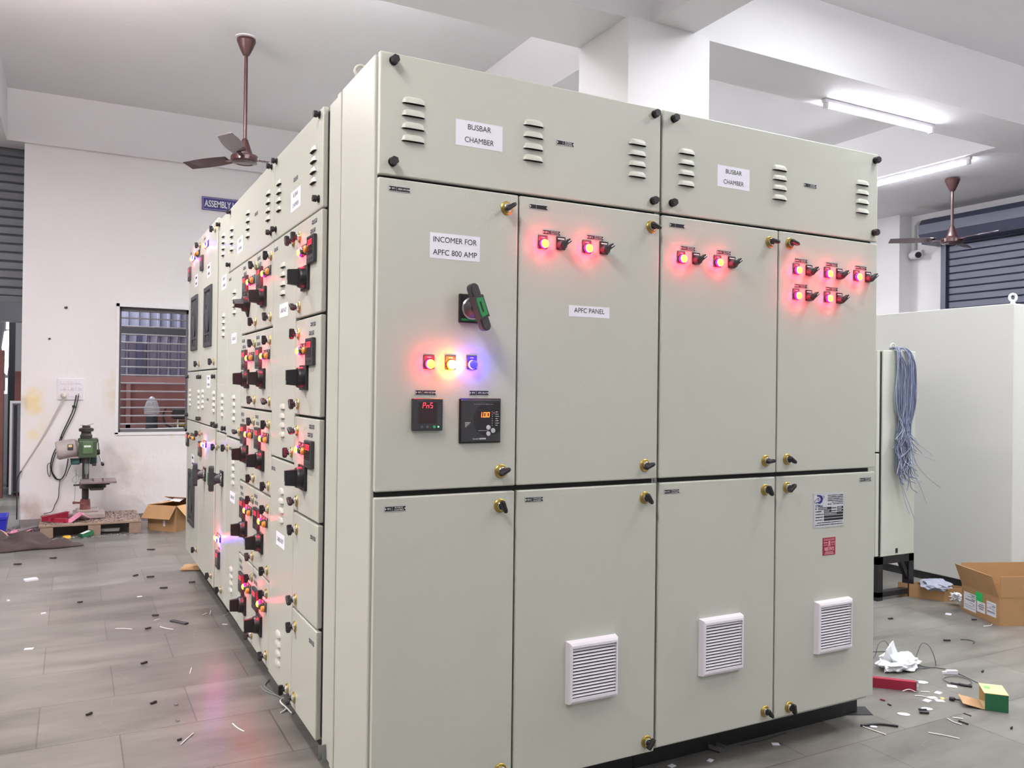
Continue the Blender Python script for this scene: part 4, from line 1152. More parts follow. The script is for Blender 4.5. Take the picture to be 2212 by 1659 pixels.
m = MB().lathe([(0.05, 0.73), (0.052, 0.755), (0.042, 0.77), (0.042, 0.79), (0.060, 0.793), (0.064, 0.815), (0.050, 0.824), (0.034, 0.826), (0.034, 0.845), (0, 0.848)], o=(0, -0.03, 0), d=(0, 0, 1), seg=20)
m.tube([(0.0, -0.03, 0.845), (0.06, -0.03, 0.862)], 0.002, 5); m.tube([(0.0, -0.03, 0.845), (-0.05, -0.05, 0.852)], 0.002, 5)
m.build('pulley', MDARK, dp)
m = MB().cyl((-0.02, 0.01, 0.50), (-0.02, 0.01, 0.556), 0.035, seg=16, mat=0); m.bbox(-0.125, -0.045, -0.03, 0.06, 0.487, 0.565, 0.012, 2, 1); m.bbox(0.03, 0.092, -0.04, 0.05, 0.49, 0.556, 0.008, 1, 1)
m.cyl((0.005, -0.10, 0.505), (0.005, -0.10, 0.556), 0.030, 0.034, seg=18, mat=0); m.cyl((0.005, -0.10, 0.47), (0.005, -0.10, 0.505), 0.017, seg=14, mat=2)
m.bbox(0.05, 0.085, -0.10, -0.05, 0.478, 0.50, 0.004, 1, 0)
m.build('quill_housing', [MDARK, TEAL, STEEL], dp)
m = MB().cyl((0.005, -0.10, 0.405), (0.005, -0.10, 0.47), 0.013, 0.019, seg=14); m.cyl((0.005, -0.10, 0.37), (0.005, -0.10, 0.405), 0.004, seg=8)
m.build('chuck', STEEL, dp)
m = MB().cyl((0.105, -0.06, 0.585), (0.133, -0.085, 0.505), 0.006, seg=8, mat=0); m.lathe([(0, -0.018), (0.012, -0.014), (0.015, 0.0), (0.010, 0.015), (0.006, 0.02)], o=(0.138, -0.09, 0.492), d=(-0.28, 0.2, 0.95), seg=14, mat=1)
m.cyl((0.105, -0.06, 0.60), (0.10, -0.09, 0.69), 0.005, seg=8, mat=0)
m.build('feed_lever', [STEEL, BLACKP], dp)
mo = MB().lathe([(0, 0), (0.062, 0.0), (0.082, 0.02), (0.086, 0.05), (0.086, 0.165), (0.076, 0.18), (0, 0.182)], o=(-0.062, -0.02, 0.648), d=(-0.985, 0, -0.17), seg=26).build('motor', MGREY, dp)
put('switch_box', MB().bbox(-0.150, -0.105, -0.115, -0.096, 0.628, 0.682, 0.004, 1, 0).rect(-0.143, -0.112, 0.655, 0.678, -0.1155, 1).mesh('switch_box', [DARKP, TAN]), dp)
put('motor_foot', MB().box(-0.235, -0.06, -0.06, 0.05, 0.548, 0.565, 0).mesh('motor_foot', [MGREY]), dp)
m = MB().tube(catmull([(-0.125, -0.05, 0.545), (-0.118, -0.02, 0.50), (-0.14, 0.10, 0.43), (-0.16, 0.27, 0.36)]), 0.0035, 6)
m.build('motor_cord', WIRE_K, dp)
m = MB()
m.tube(catmull([(-0.08, -0.08, 0.45), (-0.075, -0.06, 0.36), (-0.083, -0.04, 0.28), (-0.086, -0.03, 0.16)]), 0.0018, 5)
m.tube(catmull([(-0.085, -0.06, 0.41), (-0.055, -0.06, 0.38), (-0.07, -0.06, 0.33), (-0.105, -0.06, 0.34), (-0.10, -0.06, 0.37), (-0.07, -0.06, 0.40)]), 0.0018, 5)
m.build('thin_wire', mat('grey_green_wire', (120, 136, 132), 0.5), dp)

# loose red and pink pieces on and beside the pallet
m = MB()
m.obox((-0.890, 6.235, 0.140), ((0.80, 0.55, 0.06), (-0.55, 0.80, 0), (0, 0, 1)), (0.125, 0.004, 0.024)); m.obox((-0.890, 6.255, 0.163), ((0.80, 0.55, 0.06), (-0.55, 0.80, 0), (0, 0, 1)), (0.125, 0.022, 0.003))
tag(m.build('sheet_channel', REDPAINT), 'long crimson sheet metal channel lying on the pallet', 'metal channel')
m = MB().obox((-0.862, 6.085, 0.132), ((0.83, -0.52, 0), (0.52, 0.83, 0), (0, 0, 1)), (0.078, 0.02, 0.017)).obox((-0.905, 6.09, 0.150), ((0.5, 0.8, 0), (-0.8, 0.5, 0), (0, 0, 1)), (0.04, 0.004, 0.012))
tag(m.build('sheet_bracket', REDPAINT), 'short crimson bracket at the front edge of the pallet', 'bracket')
m = MB().obox((-0.735, 6.08, 0.150), ((0.75, 0.4, 0.5), (-0.4, 0.85, 0), (-0.45, -0.2, 0.85)), (0.07, 0.05, 0.002)).obox((-0.650, 6.075, 0.162), ((0.8, 0.2, -0.5), (-0.2, 0.95, 0), (0.5, 0.1, 0.85)), (0.045, 0.05, 0.002))
tag(m.build('bent_plate', PINKD), 'pink dusted bent plate in front of the drill press base', 'plate')
tag(MB().obox((-1.165, 6.24, 0.032), ((0.75, -0.6, 0.05), (0.6, 0.75, 0.12), (0, 0, 1)), (0.085, 0.06, 0.002)).build('pink_sheet', PINKD), 'pink sheet lying on shavings left of the pallet', 'sheet')
tag(MB().obox((-1.10, 6.26, 0.05), ((0.45, 0.85, 0.0), (-0.85, 0.45, 0.3), (0, 0, 1)), (0.14, 0.016, 0.004)).build('grey_strip', GREYP), 'grey metal strip lying across the shavings left of the pallet', 'strip')
tag(MB().lathe([(0.0, 0.0), (0.085, 0.004), (0.095, 0.03), (0.088, 0.03), (0.08, 0.01), (0.0, 0.008)], o=(-1.335, 5.93, 0.03), d=(0.15, -0.45, 0.9), seg=26).build('round_pan', mat('peach_enamel', (196, 146, 132), 0.6)), 'round peach-coloured pan half under the brown cloth', 'pan')
m = MB()
for (xa, xb, za) in ((-1.63, -1.275, 0.0),):
    v = [(-1.61, 6.33, 0.004), (-1.285, 6.33, 0.004), (-1.285, 6.57, 0.004), (-1.61, 6.57, 0.004), (-1.64, 6.30, 0.155), (-1.265, 6.30, 0.155), (-1.265, 6.60, 0.155), (-1.64, 6.60, 0.155),
         (-1.625, 6.315, 0.155), (-1.28, 6.315, 0.155), (-1.28, 6.585, 0.155), (-1.625, 6.585, 0.155), (-1.60, 6.34, 0.012), (-1.295, 6.34, 0.012), (-1.295, 6.56, 0.012), (-1.60, 6.56, 0.012)]
    m.add(v, [(0, 3, 2, 1), (0, 1, 5, 4), (1, 2, 6, 5), (2, 3, 7, 6), (3, 0, 4, 7), (4, 5, 9, 8), (5, 6, 10, 9), (6, 7, 11, 10), (7, 4, 8, 11), (8, 9, 13, 12), (9, 10, 14, 13), (10, 11, 15, 14), (11, 8, 12, 15), (12, 13, 14, 15)])
m.box(-1.645, -1.26, 6.295, 6.302, 0.135, 0.155)
tag(m.build('plastic_crate', BLUEP), 'blue plastic crate at the left edge below the shutter opening', 'crate')
tag(MB().obox((-0.645, 5.885, 0.028), ((0.85, 0.45, 0.25), (-0.45, 0.88, 0), (-0.25, -0.1, 0.95)), (0.052, 0.032, 0.017), 0).obox((-0.652, 5.878, 0.0455), ((0.85, 0.45, 0.25), (-0.45, 0.88, 0), (-0.25, -0.1, 0.95)), (0.036, 0.022, 0.0006), 1).build('small_carton', [GREENBOX, PAPER]), 'small green carton with white label, tipped in front of the pallet', 'carton')
tag(MB().lathe([(0.03, 0), (0.034, 0.012), (0.03, 0.026), (0.018, 0.026), (0.018, 0)], o=(-0.795, 5.86, 0.0), seg=18).build('tape_roll', mat('yellow_tape', (214, 176, 62), 0.5)), 'yellow roll of tape on the floor in front of the pallet', 'tape roll')
m = MB()
m.obox((-0.475, 6.0, 0.025), ((1, -0.22, 0), (0.22, 1, 0), (0, 0, 1)), (0.10, 0.018, 0.004))
for s in (-1, 1): m.obox((-0.475 + s * 0.004, 6.0 + s * 0.018, 0.036), ((1, -0.22, 0), (0.22, 1, 0), (0, 0, 1)), (0.10, 0.002, 0.013))
tag(m.build('slotted_channel', STEEL), 'grey steel channel pushed under the right half of the pallet', 'channel')

def crumbs(name, n, fn, size, mats, label, seed):
    r = random.Random(seed)
    m = MB()
    for _ in range(n):
        x, y, z = fn(r)
        s = size * r.uniform(0.5, 1.6)
        a = r.uniform(0, 2 * PI); t = r.uniform(-0.9, 0.9)
        ca, sa = math.cos(a), math.sin(a)
        up = abs(math.sin(t)) * s
        p = [(x - ca * s, y - sa * s, z), (x + sa * s * 0.25, y - ca * s * 0.25, z + up * 0.6 + 0.002), (x + ca * s, y + sa * s, z + up), (x - sa * s * 0.3, y + ca * s * 0.3, z + 0.003)]
        m.add(p, [(0, 1, 2, 3)], r.randrange(len(mats)))
        m.add([p[0], p[1], p[2], (x, y, z)], [(0, 3, 2, 1)], r.randrange(len(mats)))
    return tag(m.build(name, mats), label, 'shavings', kind='stuff')
SH = [STEEL, mat('pinkish_shavings', (204, 150, 170), 0.6), mat('bright_shavings', (224, 220, 226), 0.3, 0.6), DIM]
def _heap(r):
    x, y = r.uniform(-1.28, -1.01), r.uniform(5.88, 6.52)
    return x, y, r.uniform(0, 0.028)
crumbs('metal_shavings', 900, _heap, 0.010, SH, 'heap of metal shavings on the floor left of the pallet', 1)
crumbs('metal_shavings', 1900, lambda r: (r.uniform(-1.0, -0.21), r.uniform(5.95, 6.6), 0.1135), 0.007, SH, 'pinkish shavings scattered over the pallet deck', 2)
crumbs('metal_shavings', 520, lambda r: (-0.58 + r.gauss(0, 0.19), 5.89 + r.gauss(0, 0.035), 0.0005), 0.008, [STEEL, SH[2], mat('pale_chips', (190, 186, 184), 0.6)], 'pale shavings along the floor in front of the pallet', 3)

# the brown cloth
def cloth():
    r = random.Random(5)
    nx, ny = 96, 36
    m = MB()
    v = []
    def nz(x, y):
        return (math.sin(9 * x + 4 * y + 1.3) * 0.5 + math.sin(17 * x - 11 * y) * 0.32 + math.sin(31 * x + 23 * y + 2) * 0.2 + math.sin(-6 * x + 27 * y) * 0.35)
    for i in range(nx + 1):
        u = i / nx
        x = -1.52 + u * 0.85
        wide = 0.60 * (1 - u) ** 0.55 * (0.85 + 0.15 * math.sin(9 * u)) + 0.10 * (1 - u) + 0.02
        y0 = 5.37 + 0.07 * u + 0.015 * math.sin(14 * u)
        for j in range(ny + 1):
            t = j / ny
            y = y0 + wide * t
            e = min(1.0, 4.2 * t, 4.2 * (1 - t), 9 * (1 - u) + 0.05, 14 * u + 0.3)
            e = max(0, e) ** 0.6
            hgt = (0.052 * (1 - 0.4 * u) + 0.050 * nz(x, y)) * e
            hgt += 0.050 * e * math.exp(-((t - 0.62) / 0.22) ** 2) * (1 - u)
            v.append((x + 0.012 * nz(y, x) * e, y + 0.02 * nz(x * 1.3, y) * e, max(0.004, hgt)))
    f = [(i * (ny + 1) + j, (i + 1) * (ny + 1) + j, (i + 1) * (ny + 1) + j + 1, i * (ny + 1) + j + 1) for i in range(nx) for j in range(ny)]
    m.add(v, f, 0, True)
    o = m.build('cloth_rag', CLOTH)
    md = o.modifiers.new('thickness', 'SOLIDIFY'); md.thickness = 0.003; md.offset = 1
    return tag(o, 'crumpled dark brown cloth on the floor left of the pallet', 'cloth')
cloth()

# open carton behind the far end of the row
def flapbox(name, label, C, u, v, du, dv, h, flaps, mats, t=0.004):
    """open carton: corner C, unit directions u and v on the floor; flaps = [(side, angle, length)]"""
    o = thing(name, label, 'carton', (C[0], C[1], 0.0))
    U, V = Vector((u[0], u[1], 0)), Vector((v[0], v[1], 0)); Z = Vector((0, 0, 1))
    m = MB()
    for p, a, ln, nrm in ((Vector((0, 0, 0)), U, du, V), (V * (dv - t), U, du, V), (Vector((0, 0, 0)), V, dv, U), (U * (du - t), V, dv, U)):
        c = p + a * ln / 2 + nrm * t / 2 + Z * h / 2
        m.obox(c, (a, nrm, Z), (ln / 2, t / 2, h / 2), 0)
    m.obox(U * du / 2 + V * dv / 2 + Z * t / 2, (U, V, Z), (du / 2, dv / 2, t / 2), 0)
    m.build('box_body', mats, o)
    sides = {'u0': (Vector((0, 0, 0)), U, du, -V), 'u1': (V * dv, U, du, V), 'v0': (Vector((0, 0, 0)), V, dv, -U), 'v1': (U * du, V, dv, U)}
    for side, ang, ln in flaps:                                # angle from straight up, positive = outward
        p, a, wd, nrm = sides[side]
        d = Z * math.cos(ang) + nrm * math.sin(ang)
        c = p + a * wd / 2 + Z * h + d * ln / 2
        MB().obox(c, (a, d, a.cross(d)), (wd / 2 - 0.003, ln / 2, t / 2), 0).build('flap', mats, o)
    return o
ca = flapbox('cardboard_carton', 'open brown carton with drooping flaps behind the far end of the feeder row', (0.085, 5.85), (-0.715, 0.70), (0.70, 0.715), 0.31, 0.36, 0.235,
             (('u0', 2.45, 0.145), ('v0', 2.30, 0.14), ('u1', -1.25, 0.15), ('v1', -1.45, 0.15)), [CARD])
MB().obox(Vector((-0.715, 0.70, 0)) * 0.155 + Vector((0.70, 0.715, 0)) * 0.21 + Vector((0, 0, 0.262)), ((-0.715, 0.70, 0), (0.70, 0.715, 0.30), (0, -0.3, 1)), (0.055, 0.045, 0.0008)).build('address_label', PAPER, ca)
MB().obox(Vector((-0.715, 0.70, 0)) * 0.13 - Vector((0.70, 0.715, 0)) * 0.001 + Vector((0, 0, 0.07)), ((-0.715, 0.70, 0), (0.70, 0.715, 0), (0, 0, 1)), (0.009, 0.0008, 0.026)).build('side_label', PAPER, ca)

# ------------------------------------------------------------------ right side: shutter, camera, cabinets, cartons
m = MB()
n = 38
for k in range(n):
    z0, z1 = 3.2 * k / n, 3.2 * (k + 1) / n
    m.add([(8.50, 0.3, z0), (8.50, 4.06, z0), (8.482, 4.06, z0 + 0.014), (8.482, 0.3, z0 + 0.014)], [(0, 1, 2, 3)])
    m.add([(8.482, 0.3, z0 + 0.014), (8.482, 4.06, z0 + 0.014), (8.482, 4.06, z1 - 0.006), (8.482, 0.3, z1 - 0.006)], [(0, 1, 2, 3)])
    m.add([(8.482, 0.3, z1 - 0.006), (8.482, 4.06, z1 - 0.006), (8.50, 4.06, z1), (8.50, 0.3, z1)], [(0, 1, 2, 3)])
m.box(8.44, 8.55, 4.06, 4.125, 0, 3.2)
m.box(8.501, 8.549, 0.3, 4.06, 0, 3.2)
struct('door_2', m, SHUT_B)
hood = MB().prism([(8.549, 3.43), (8.24, 3.43), (8.18, 3.36), (8.18, 3.25), (8.25, 3.14), (8.549, 3.14)], 0.3, 4.24)
tag(hood.build('shutter_hood', SHUT_B), 'blue-grey sheet hood over the roller shutter on the right wall', 'shutter hood')
cc = thing('security_camera', 'small white security camera on the right wall beside the shutter', 'camera', (8.55, 4.50, 3.07))
MB().bbox(-0.05, 0, -0.07, 0.09, -0.05, 0.06, 0.006, 1).build('mount_box', WPLASTIC, cc)
m = MB().cyl((-0.06, 0.05, 0.0), (-0.15, -0.10, -0.02), 0.045, seg=18, mat=0); m.cyl((-0.150, -0.10, -0.02), (-0.157, -0.112, -0.021), 0.036, seg=18, mat=1); m.cyl((-0.04, 0.03, 0.02), (-0.08, 0.01, 0.0), 0.02, seg=12, mat=0)
m.build('camera_body', [WPLASTIC, BLACKP], cc)
m = MB().tube([(8.53, 4.53, 3.12), (8.53, 4.53, 3.44), (8.53, 4.50, 3.48), (8.53, 4.26, 3.49)], 0.012, 8)
tag(m.build('conduit', mat('grey_conduit', (170, 170, 172), 0.5)), 'grey conduit rising from the security camera to the shutter hood', 'conduit')
m = MB().obox((8.31, 5.2, 2.45), ((0, 1, 0), (1, 0, 0), (0, 0, 1)), (0.004, 0.01, 0.03))

bk = thing('steel_cabinet', 'large pale grey cabinet back behind the right end, taller than the black-legged panel', 'cabinet', (4.70, 1.0, 0))
MB().bbox(0, 1.0, 0, 2.1, 0.055, 1.95, 0.006, 2).build('body', BCAB, bk)
MB().box(0.01, 0.98, 0.01, 2.08, 0, 0.055).build('plinth', BLACKM, bk)
m = MB().cyl((0, 0, 0), (0, 0, 0.02), 0.018, 0.012, seg=14); m.torus((0, 0, 0.046), (0.5, 1, 0), 0.023, 0.0085, 24, 10)
m.build('lifting_eye', WPLASTIC, bk, (0.075, 0.05, 1.95))
sp = thing('wall_panel', 'slim grey panel on black legs between the big cabinets, draped with wires', 'cabinet', (3.878, 1.35, 0))
MB().bbox(0, 0.325, 0, 0.5, 0.283, 1.627, 0.004, 1).build('body', PAINT, sp)
MB().box(-0.018, 0.0, 0.008, 0.49, 0.295, 1.615).build('door_gasket', GASKET, sp)
for z0, z1 in ((0.288, 0.955), (0.965, 1.625)): MB().bbox(-0.050, -0.020, 0.004, 0.496, z0, z1, 0.003, 1).build('door', PAINT, sp)
m = MB().cyl((0, 0, 0), (0, 0, 0.012), 0.014, 0.010, seg=14); m.torus((0, 0, 0.030), (0.2, 1, 0), 0.019, 0.006, 22, 8)
m.build('lifting_eye', PAINT, sp, (0.160, 0.05, 1.627))
MB().box(0.140, 0.158, -0.004, 0.0, 0.300, 0.330).build('latch_slot', SLOT, sp)
m = MB()
for x in (-0.03, 0.275):
    for y in (0.0, 0.45): m.box(x, x + 0.05, y, y + 0.05, 0.0, 0.283)
m.box(-0.03, 0.325, 0.0, 0.045, 0.235, 0.2829); m.box(-0.03, 0.325, 0.455, 0.50, 0.235, 0.2829); m.box(-0.03, 0.02, 0.04, 0.46, 0.235, 0.2829); m.box(0.28, 0.325, 0.04, 0.46, 0.235, 0.2829)
m.box(-0.03, 0.325, 0.0, 0.045, 0.022, 0.055); m.box(-0.03, 0.325, 0.455, 0.5, 0.022, 0.055)
m.obox((0.245, 0.022, 0.19), ((0.5, 0, -0.85), (0, 1, 0), (0.85, 0, 0.5)), (0.085, 0.015, 0.014))
m.build('leg_frame', BLACKM, sp)
def bundle():
    r = random.Random(11)
    m = MB()
    for i in range(74):
        s = r.random()
        right = s > 0.55
        x0 = 4.02 + r.uniform(-0.03, 0.015) if not right else 4.055 + r.uniform(-0.01, 0.02)
        xm = r.uniform(3.985, 4.075) if not right else r.uniform(4.085, 4.165)
        ze = r.choice((r.uniform(0.90, 1.05), r.uniform(0.78, 0.95), r.uniform(0.68, 0.9)))
        pts = [(x0, 1.39, 1.640 + r.uniform(-0.006, 0.006)), (x0 + (0.02 if right else -0.01), 1.345, 1.643 + r.uniform(-0.006, 0.006)), ((x0 + xm) / 2 + (0.02 if right else -0.012), 1.328 + r.uniform(-0.008, 0.004), 1.612 - r.uniform(0, 0.03)), (xm, 1.325 + r.uniform(-0.012, 0.008), 1.50), (xm + r.uniform(-0.02, 0.01), 1.325 + r.uniform(-0.012, 0.008), 1.25)]
        xe = 4.06 + r.uniform(-0.075, 0.05)
        pts += [(xe, 1.325 + r.uniform(-0.014, 0.006), 1.06), (xe + r.uniform(-0.05, 0.045), 1.32 + r.uniform(-0.02, 0.004), ze + 0.06), (xe + r.uniform(-0.08, 0.08), 1.315 - r.uniform(0, 0.05), ze)]
        m.tube(catmull(pts, 5), 0.0024, 4, 0 if r.random() < 0.62 else 1)
    for (xs, zs, xe, ze, dip) in ((4.13, 0.97, 4.30, 0.90, 0.0), (4.15, 0.90, 4.36, 0.72, -0.02), (4.14, 0.84, 4.22, 0.62, 0.0), (4.0, 0.92, 3.92, 0.83, 0.0), (4.05, 0.85, 4.17, 0.77, -0.03), (4.04, 0.72, 4.10, 0.52, 0.0), (4.02, 0.74, 4.05, 0.56, -0.02), (4.12, 1.05, 4.28, 0.935, 0.0)):
        m.tube(catmull([(4.06, 1.32, 1.2), (xs - 0.01, 1.315, zs + 0.1), (xs, 1.31, zs), ((xs + xe) / 2, 1.29, (zs + ze) / 2 + dip), (xe, 1.27, ze)], 6), 0.0022, 4, 1)
    return tag(m.build('wire_bundle', [WIRE_B, WIRE_L]), 'long bundle of blue-grey wires hanging from the eye of the slim black-legged panel', 'wire bundle')
bundle()

# cartons on the right
bx = flapbox('cardboard_carton', 'large open brown carton with green sticker and white labels, right of the pale cabinet', (4.012, 0.652), (0.926, -0.378), (0.404, 0.915), 0.50, 0.36, 0.164,
             (('u0', 0.02, 0.124), ('v0', 0.36, 0.135), ('u1', 0.06, 0.13), ('v1', 0.1, 0.13)), [CARD])
Vd, Ud = Vector((0.404, 0.915, 0)), Vector((0.926, -0.378, 0))
def onside(name, s0, s1, z0, z1, mt):
    c = Vd * ((s0 + s1) / 2) - Ud * 0.0012 + Vector((0, 0, (z0 + z1) / 2))
    return MB().obox(c, (Vd, Ud, (0, 0, 1)), ((s1 - s0) / 2, 0.0008, (z1 - z0) / 2), 0).build(name, mt, bx)
onside('green_sticker', 0.155, 0.225, 0.095, 0.150, STICKER)
onside('shipping_label', 0.030, 0.115, 0.040, 0.122, PAPER); onside('shipping_label', 0.130, 0.205, 0.035, 0.098, PAPER); onside('shipping_label', 0.215, 0.335, 0.018, 0.125, PAPER)
m = MB()
rr_ = random.Random(8)
for s0, s1, z0, z1 in ((0.035, 0.110, 0.050, 0.108), (0.135, 0.200, 0.045, 0.09), (0.222, 0.33, 0.03, 0.118)):
    z = z1
    while z > z0:
        a0 = s0 + rr_.uniform(0, 0.01); a1 = min(s1, a0 + rr_.uniform(0.02, s1 - s0))
        c = Vd * ((a0 + a1) / 2) - Ud * 0.0024 + Vector((0, 0, z))
        m.obox(c, (Vd, Ud, (0, 0, 1)), ((a1 - a0) / 2, 0.0003, rr_.choice((0.001, 0.0015, 0.003))))
        z -= rr_.uniform(0.006, 0.016)
m.build('label_print', mat('grey_print', (120, 120, 126), 0.8), bx)

sc_ = flapbox('cardboard_carton', 'low brown carton full of film-wrapped wire, behind the black legs', (4.245, 1.16), (0.90, -0.42), (-0.42, 0.90), 0.22, 0.28, 0.085, (), [CARD])
def blob(name, mt, c, rx, ry, rz, seed, label, cat, k=0.28, peak=None, flat=True):
    r = random.Random(seed)
    bm = bmesh.new()
    bmesh.ops.create_icosphere(bm, subdivisions=4, radius=1.0)
    dirs = [(Vector((r.gauss(0, 1), r.gauss(0, 1), r.gauss(0, 1))).normalized(), r.uniform(-1, 1), r.uniform(3, 9)) for _ in range(26)]
    for p in bm.verts:
        n_ = p.co.normalized()
        d = 1.0
        for dv_, a_, f_ in dirs: d += k * a_ * 0.32 * abs(math.sin(f_ * n_.dot(dv_)))
        q = Vector((n_.x * rx * d, n_.y * ry * d, n_.z * rz * d))
        if peak and n_.z > 0:
            g_ = math.exp(-((n_.x - peak[0]) ** 2 + (n_.y - peak[1]) ** 2) / peak[3])
            q.z += peak[2] * g_
        p.co = Vector((c[0] + q.x, c[1] + q.y, max(0.001 if c[2] < 0.2 else -9, c[2] + q.z)))
    m = MB()
    bm.verts.index_update()
    m.add([tuple(p.co) for p in bm.verts], [tuple(q.index for q in fc.verts) for fc in bm.faces], 0, not flat)
    bm.free()
    return tag(m.build(name, mt), label, cat)
blob('wrapped_coil', mat('grey_blue_film', (150, 153, 170), 0.25, bump=(30, 0.8)), (4.285, 1.245, 0.085), 0.11, 0.10, 0.034, 4, 'film-wrapped coil of wire in the low carton behind the black legs', 'wire coil')
blob('paper_wad', FOIL, (4.235, 1.06, 0.05), 0.085, 0.085, 0.055, 9, 'crumpled white paper on the floor against the large open carton', 'paper', k=0.5)
blob('film_bag', FOIL, (4.02, 1.62, 0.03), 0.14, 0.09, 0.05, 21, 'clear plastic bag on the floor under the black-legged panel', 'bag', k=0.5)
blob('plastic_bag', FOIL, (2.835, 0.43, 0.026), 0.088, 0.050, 0.026, 14, 'crumpled white plastic bag on the floor right of the front cabinets', 'bag', k=0.55, peak=(-0.35, 0.1, 0.085, 0.05))

# ------------------------------------------------------------------ small things on the floor, right side
gb = thing('small_carton', 'small green and tan carton lying open at the right edge', 'carton', (2.69, -0.10, 0))
E1, E2 = Vector((0.68, -0.73, 0)), Vector((0.73, 0.68, 0))
Zv = Vector((0, 0, 1))
def gpiece(name, c, half, mt, ax=None):
    return MB().obox(c, ax or (E1, E2, Zv), half).build(name, mt, gb)
gpiece('front', E1 * 0.044 + Zv * 0.037, (0.044, 0.0015, 0.036), GREENBOX)
gpiece('back', E1 * 0.044 + E2 * 0.125 + Zv * 0.037, (0.044, 0.0015, 0.036), TAN)
gpiece('side', E1 * 0.0875 + E2 * 0.0625 + Zv * 0.037, (0.0015, 0.061, 0.036), GREENBOX)
gpiece('top', E1 * 0.043 + E2 * 0.0625 + Zv * 0.0740, (0.046, 0.064, 0.0012), TAN)
gpiece('bottom', E1 * 0.044 + E2 * 0.0625 + Zv * 0.0014, (0.044, 0.061, 0.0012), TAN)
gpiece('flap', E1 * -0.042 + E2 * 0.06 + Zv * 0.010, (0.042, 0.058, 0.0012), CARDIN, ((E1 - Zv * 0.18), E2, Zv))
gpiece('top_mark', E1 * 0.020 + E2 * 0.075 + Zv * 0.0755, (0.012, 0.016, 0.0004), mat('faded_green', (120, 170, 96), 0.8))
m = MB()
a, b = Vector((2.36, 0.43, 0.0)), Vector((2.615, 0.172, 0.0))
dv = (b - a).normalized(); nv = Vector((-dv.y, dv.x, 0))
m.obox((a + b) / 2 + Zv * 0.022, (dv, nv, Zv), ((b - a).length / 2, 0.0015, 0.021)); m.obox((a + b) / 2 + Zv * 0.043 + nv * 0.012, (dv, nv, Zv), ((b - a).length / 2, 0.013, 0.0015))
rc = tag(m.build('sheet_channel', REDPAINT), 'crimson sheet metal channel on the floor at the right end of the front cabinets', 'metal channel')
m = MB().obox(b + dv * 0.004 + Zv * 0.022, (dv, nv, Zv), (0.004, 0.010, 0.022)); m.cyl(b + dv * 0.004 + Zv * 0.044, b + dv * 0.004 + Zv * 0.050, 0.006, seg=10)
m.build('end_cap', CHROME, rc)
R2 = 0.0025
m = MB()
m.tube(catmull([(2.62, 0.75, R2), (2.80, 0.69, R2), (2.995, 0.624, R2), (3.012, 0.565, R2), (2.997, 0.489, R2), (2.957, 0.392, R2), (3.000, 0.344, R2), (3.023, 0.305, R2), (3.009, 0.277, R2), (3.022, 0.251, R2), (3.0, 0.175, R2), (2.975, 0.10, R2)], 6), 0.0022, 6)
m.tube(catmull([(2.921, 0.405, R2), (2.935, 0.402, 0.06), (2.965, 0.395, 0.112), (2.995, 0.378, 0.098), (3.015, 0.366, 0.05), (3.023, 0.361, R2), (2.99, 0.355, R2), (2.897, 0.377, R2)], 7), 0.0021, 6)
m.tube(catmull([(2.75, 0.53, R2), (2.808, 0.543, 0.03), (2.83, 0.54, 0.085), (2.87, 0.535, 0.098), (2.905, 0.535, 0.06), (2.912, 0.533, 0.025)], 7), 0.0021, 6)
m.tube([(2.920 + 0.062 * math.cos(t_), 0.178 + 0.058 * math.sin(t_), R2 + 0.0012 * math.sin(3 * t_) + 0.0012) for t_ in [2 * PI * i / 40 for i in range(44)]], 0.0021, 6)
tag(m.build('loose_wire', mat('grey_wire', (96, 98, 100), 0.5)), 'long grey wire in loops across the floor beside the plastic bag', 'wire')
tag(MB().tube(catmull([(2.856, 0.169, 0.006), (2.872, 0.140, 0.007), (2.886, 0.118, 0.006), (2.903, 0.095, 0.006)], 6), [0.003] * 6 + [0.006] * 12 + [0.0045], 8).build('cable_lug_bundle', WIRE_K), 'thick dark cable end lying on the wire coil near the green carton', 'cable')
tag(MB().obox((2.985, 0.252, 0.0105), ((0.88, -0.47, 0), (0.47, 0.88, 0), (0, 0, 1)), (0.026, 0.009, 0.009)).obox((2.956, 0.268, 0.007), ((0.88, -0.47, 0), (0.47, 0.88, 0), (0, 0, 1)), (0.010, 0.006, 0.006)).build('wire_connector', WPLASTIC), 'white wire connector beside the wire coil', 'connector')

def disc(x, y, rx, ang, label, stick=False):
    m = MB().cyl((0, 0, 0.0006), (0, 0, 0.0026), 1.0, seg=26)
    m.v = [(x + p[0] * rx * math.cos(ang) - p[1] * rx * 0.62 * math.sin(ang), y + p[0] * rx * math.sin(ang) + p[1] * rx * 0.62 * math.cos(ang), p[2]) for p in m.v]
    tag(m.build('oval_tag', PAPER), label, 'tag', 'oval white tags on the floor')
disc(2.750, 0.243, 0.030, -0.6, 'oval white tag behind the crimson channel, nearest the wire coil')
disc(2.476, 0.019, 0.023, -0.7, 'oval white tag touching a black sleeve in front of the right cabinet')
disc(2.333, 0.024, 0.025, -0.75, 'largest oval white tag, alone between the cabinet base and the sleeves')
disc(2.108, -0.007, 0.014, -0.6, 'smallest oval white tag lying by the long black cable piece')
def square(x, y, s, ang, label, name='paper_scrap', mt=PAPER, th=0.001):
    m = MB().obox((x, y, th + 0.0004), ((math.cos(ang), math.sin(ang), 0), (-math.sin(ang), math.cos(ang), 0), (0, 0, 1)), (s, s * 0.72, th))
    return tag(m.build(name, mt), label, 'scrap', 'paper scraps on the floor')
square(2.696, 0.120, 0.017, 0.3, 'white paper square farthest right of the crimson channel end')
square(2.617, 0.092, 0.018, -0.4, 'white paper square just below the crimson channel end')
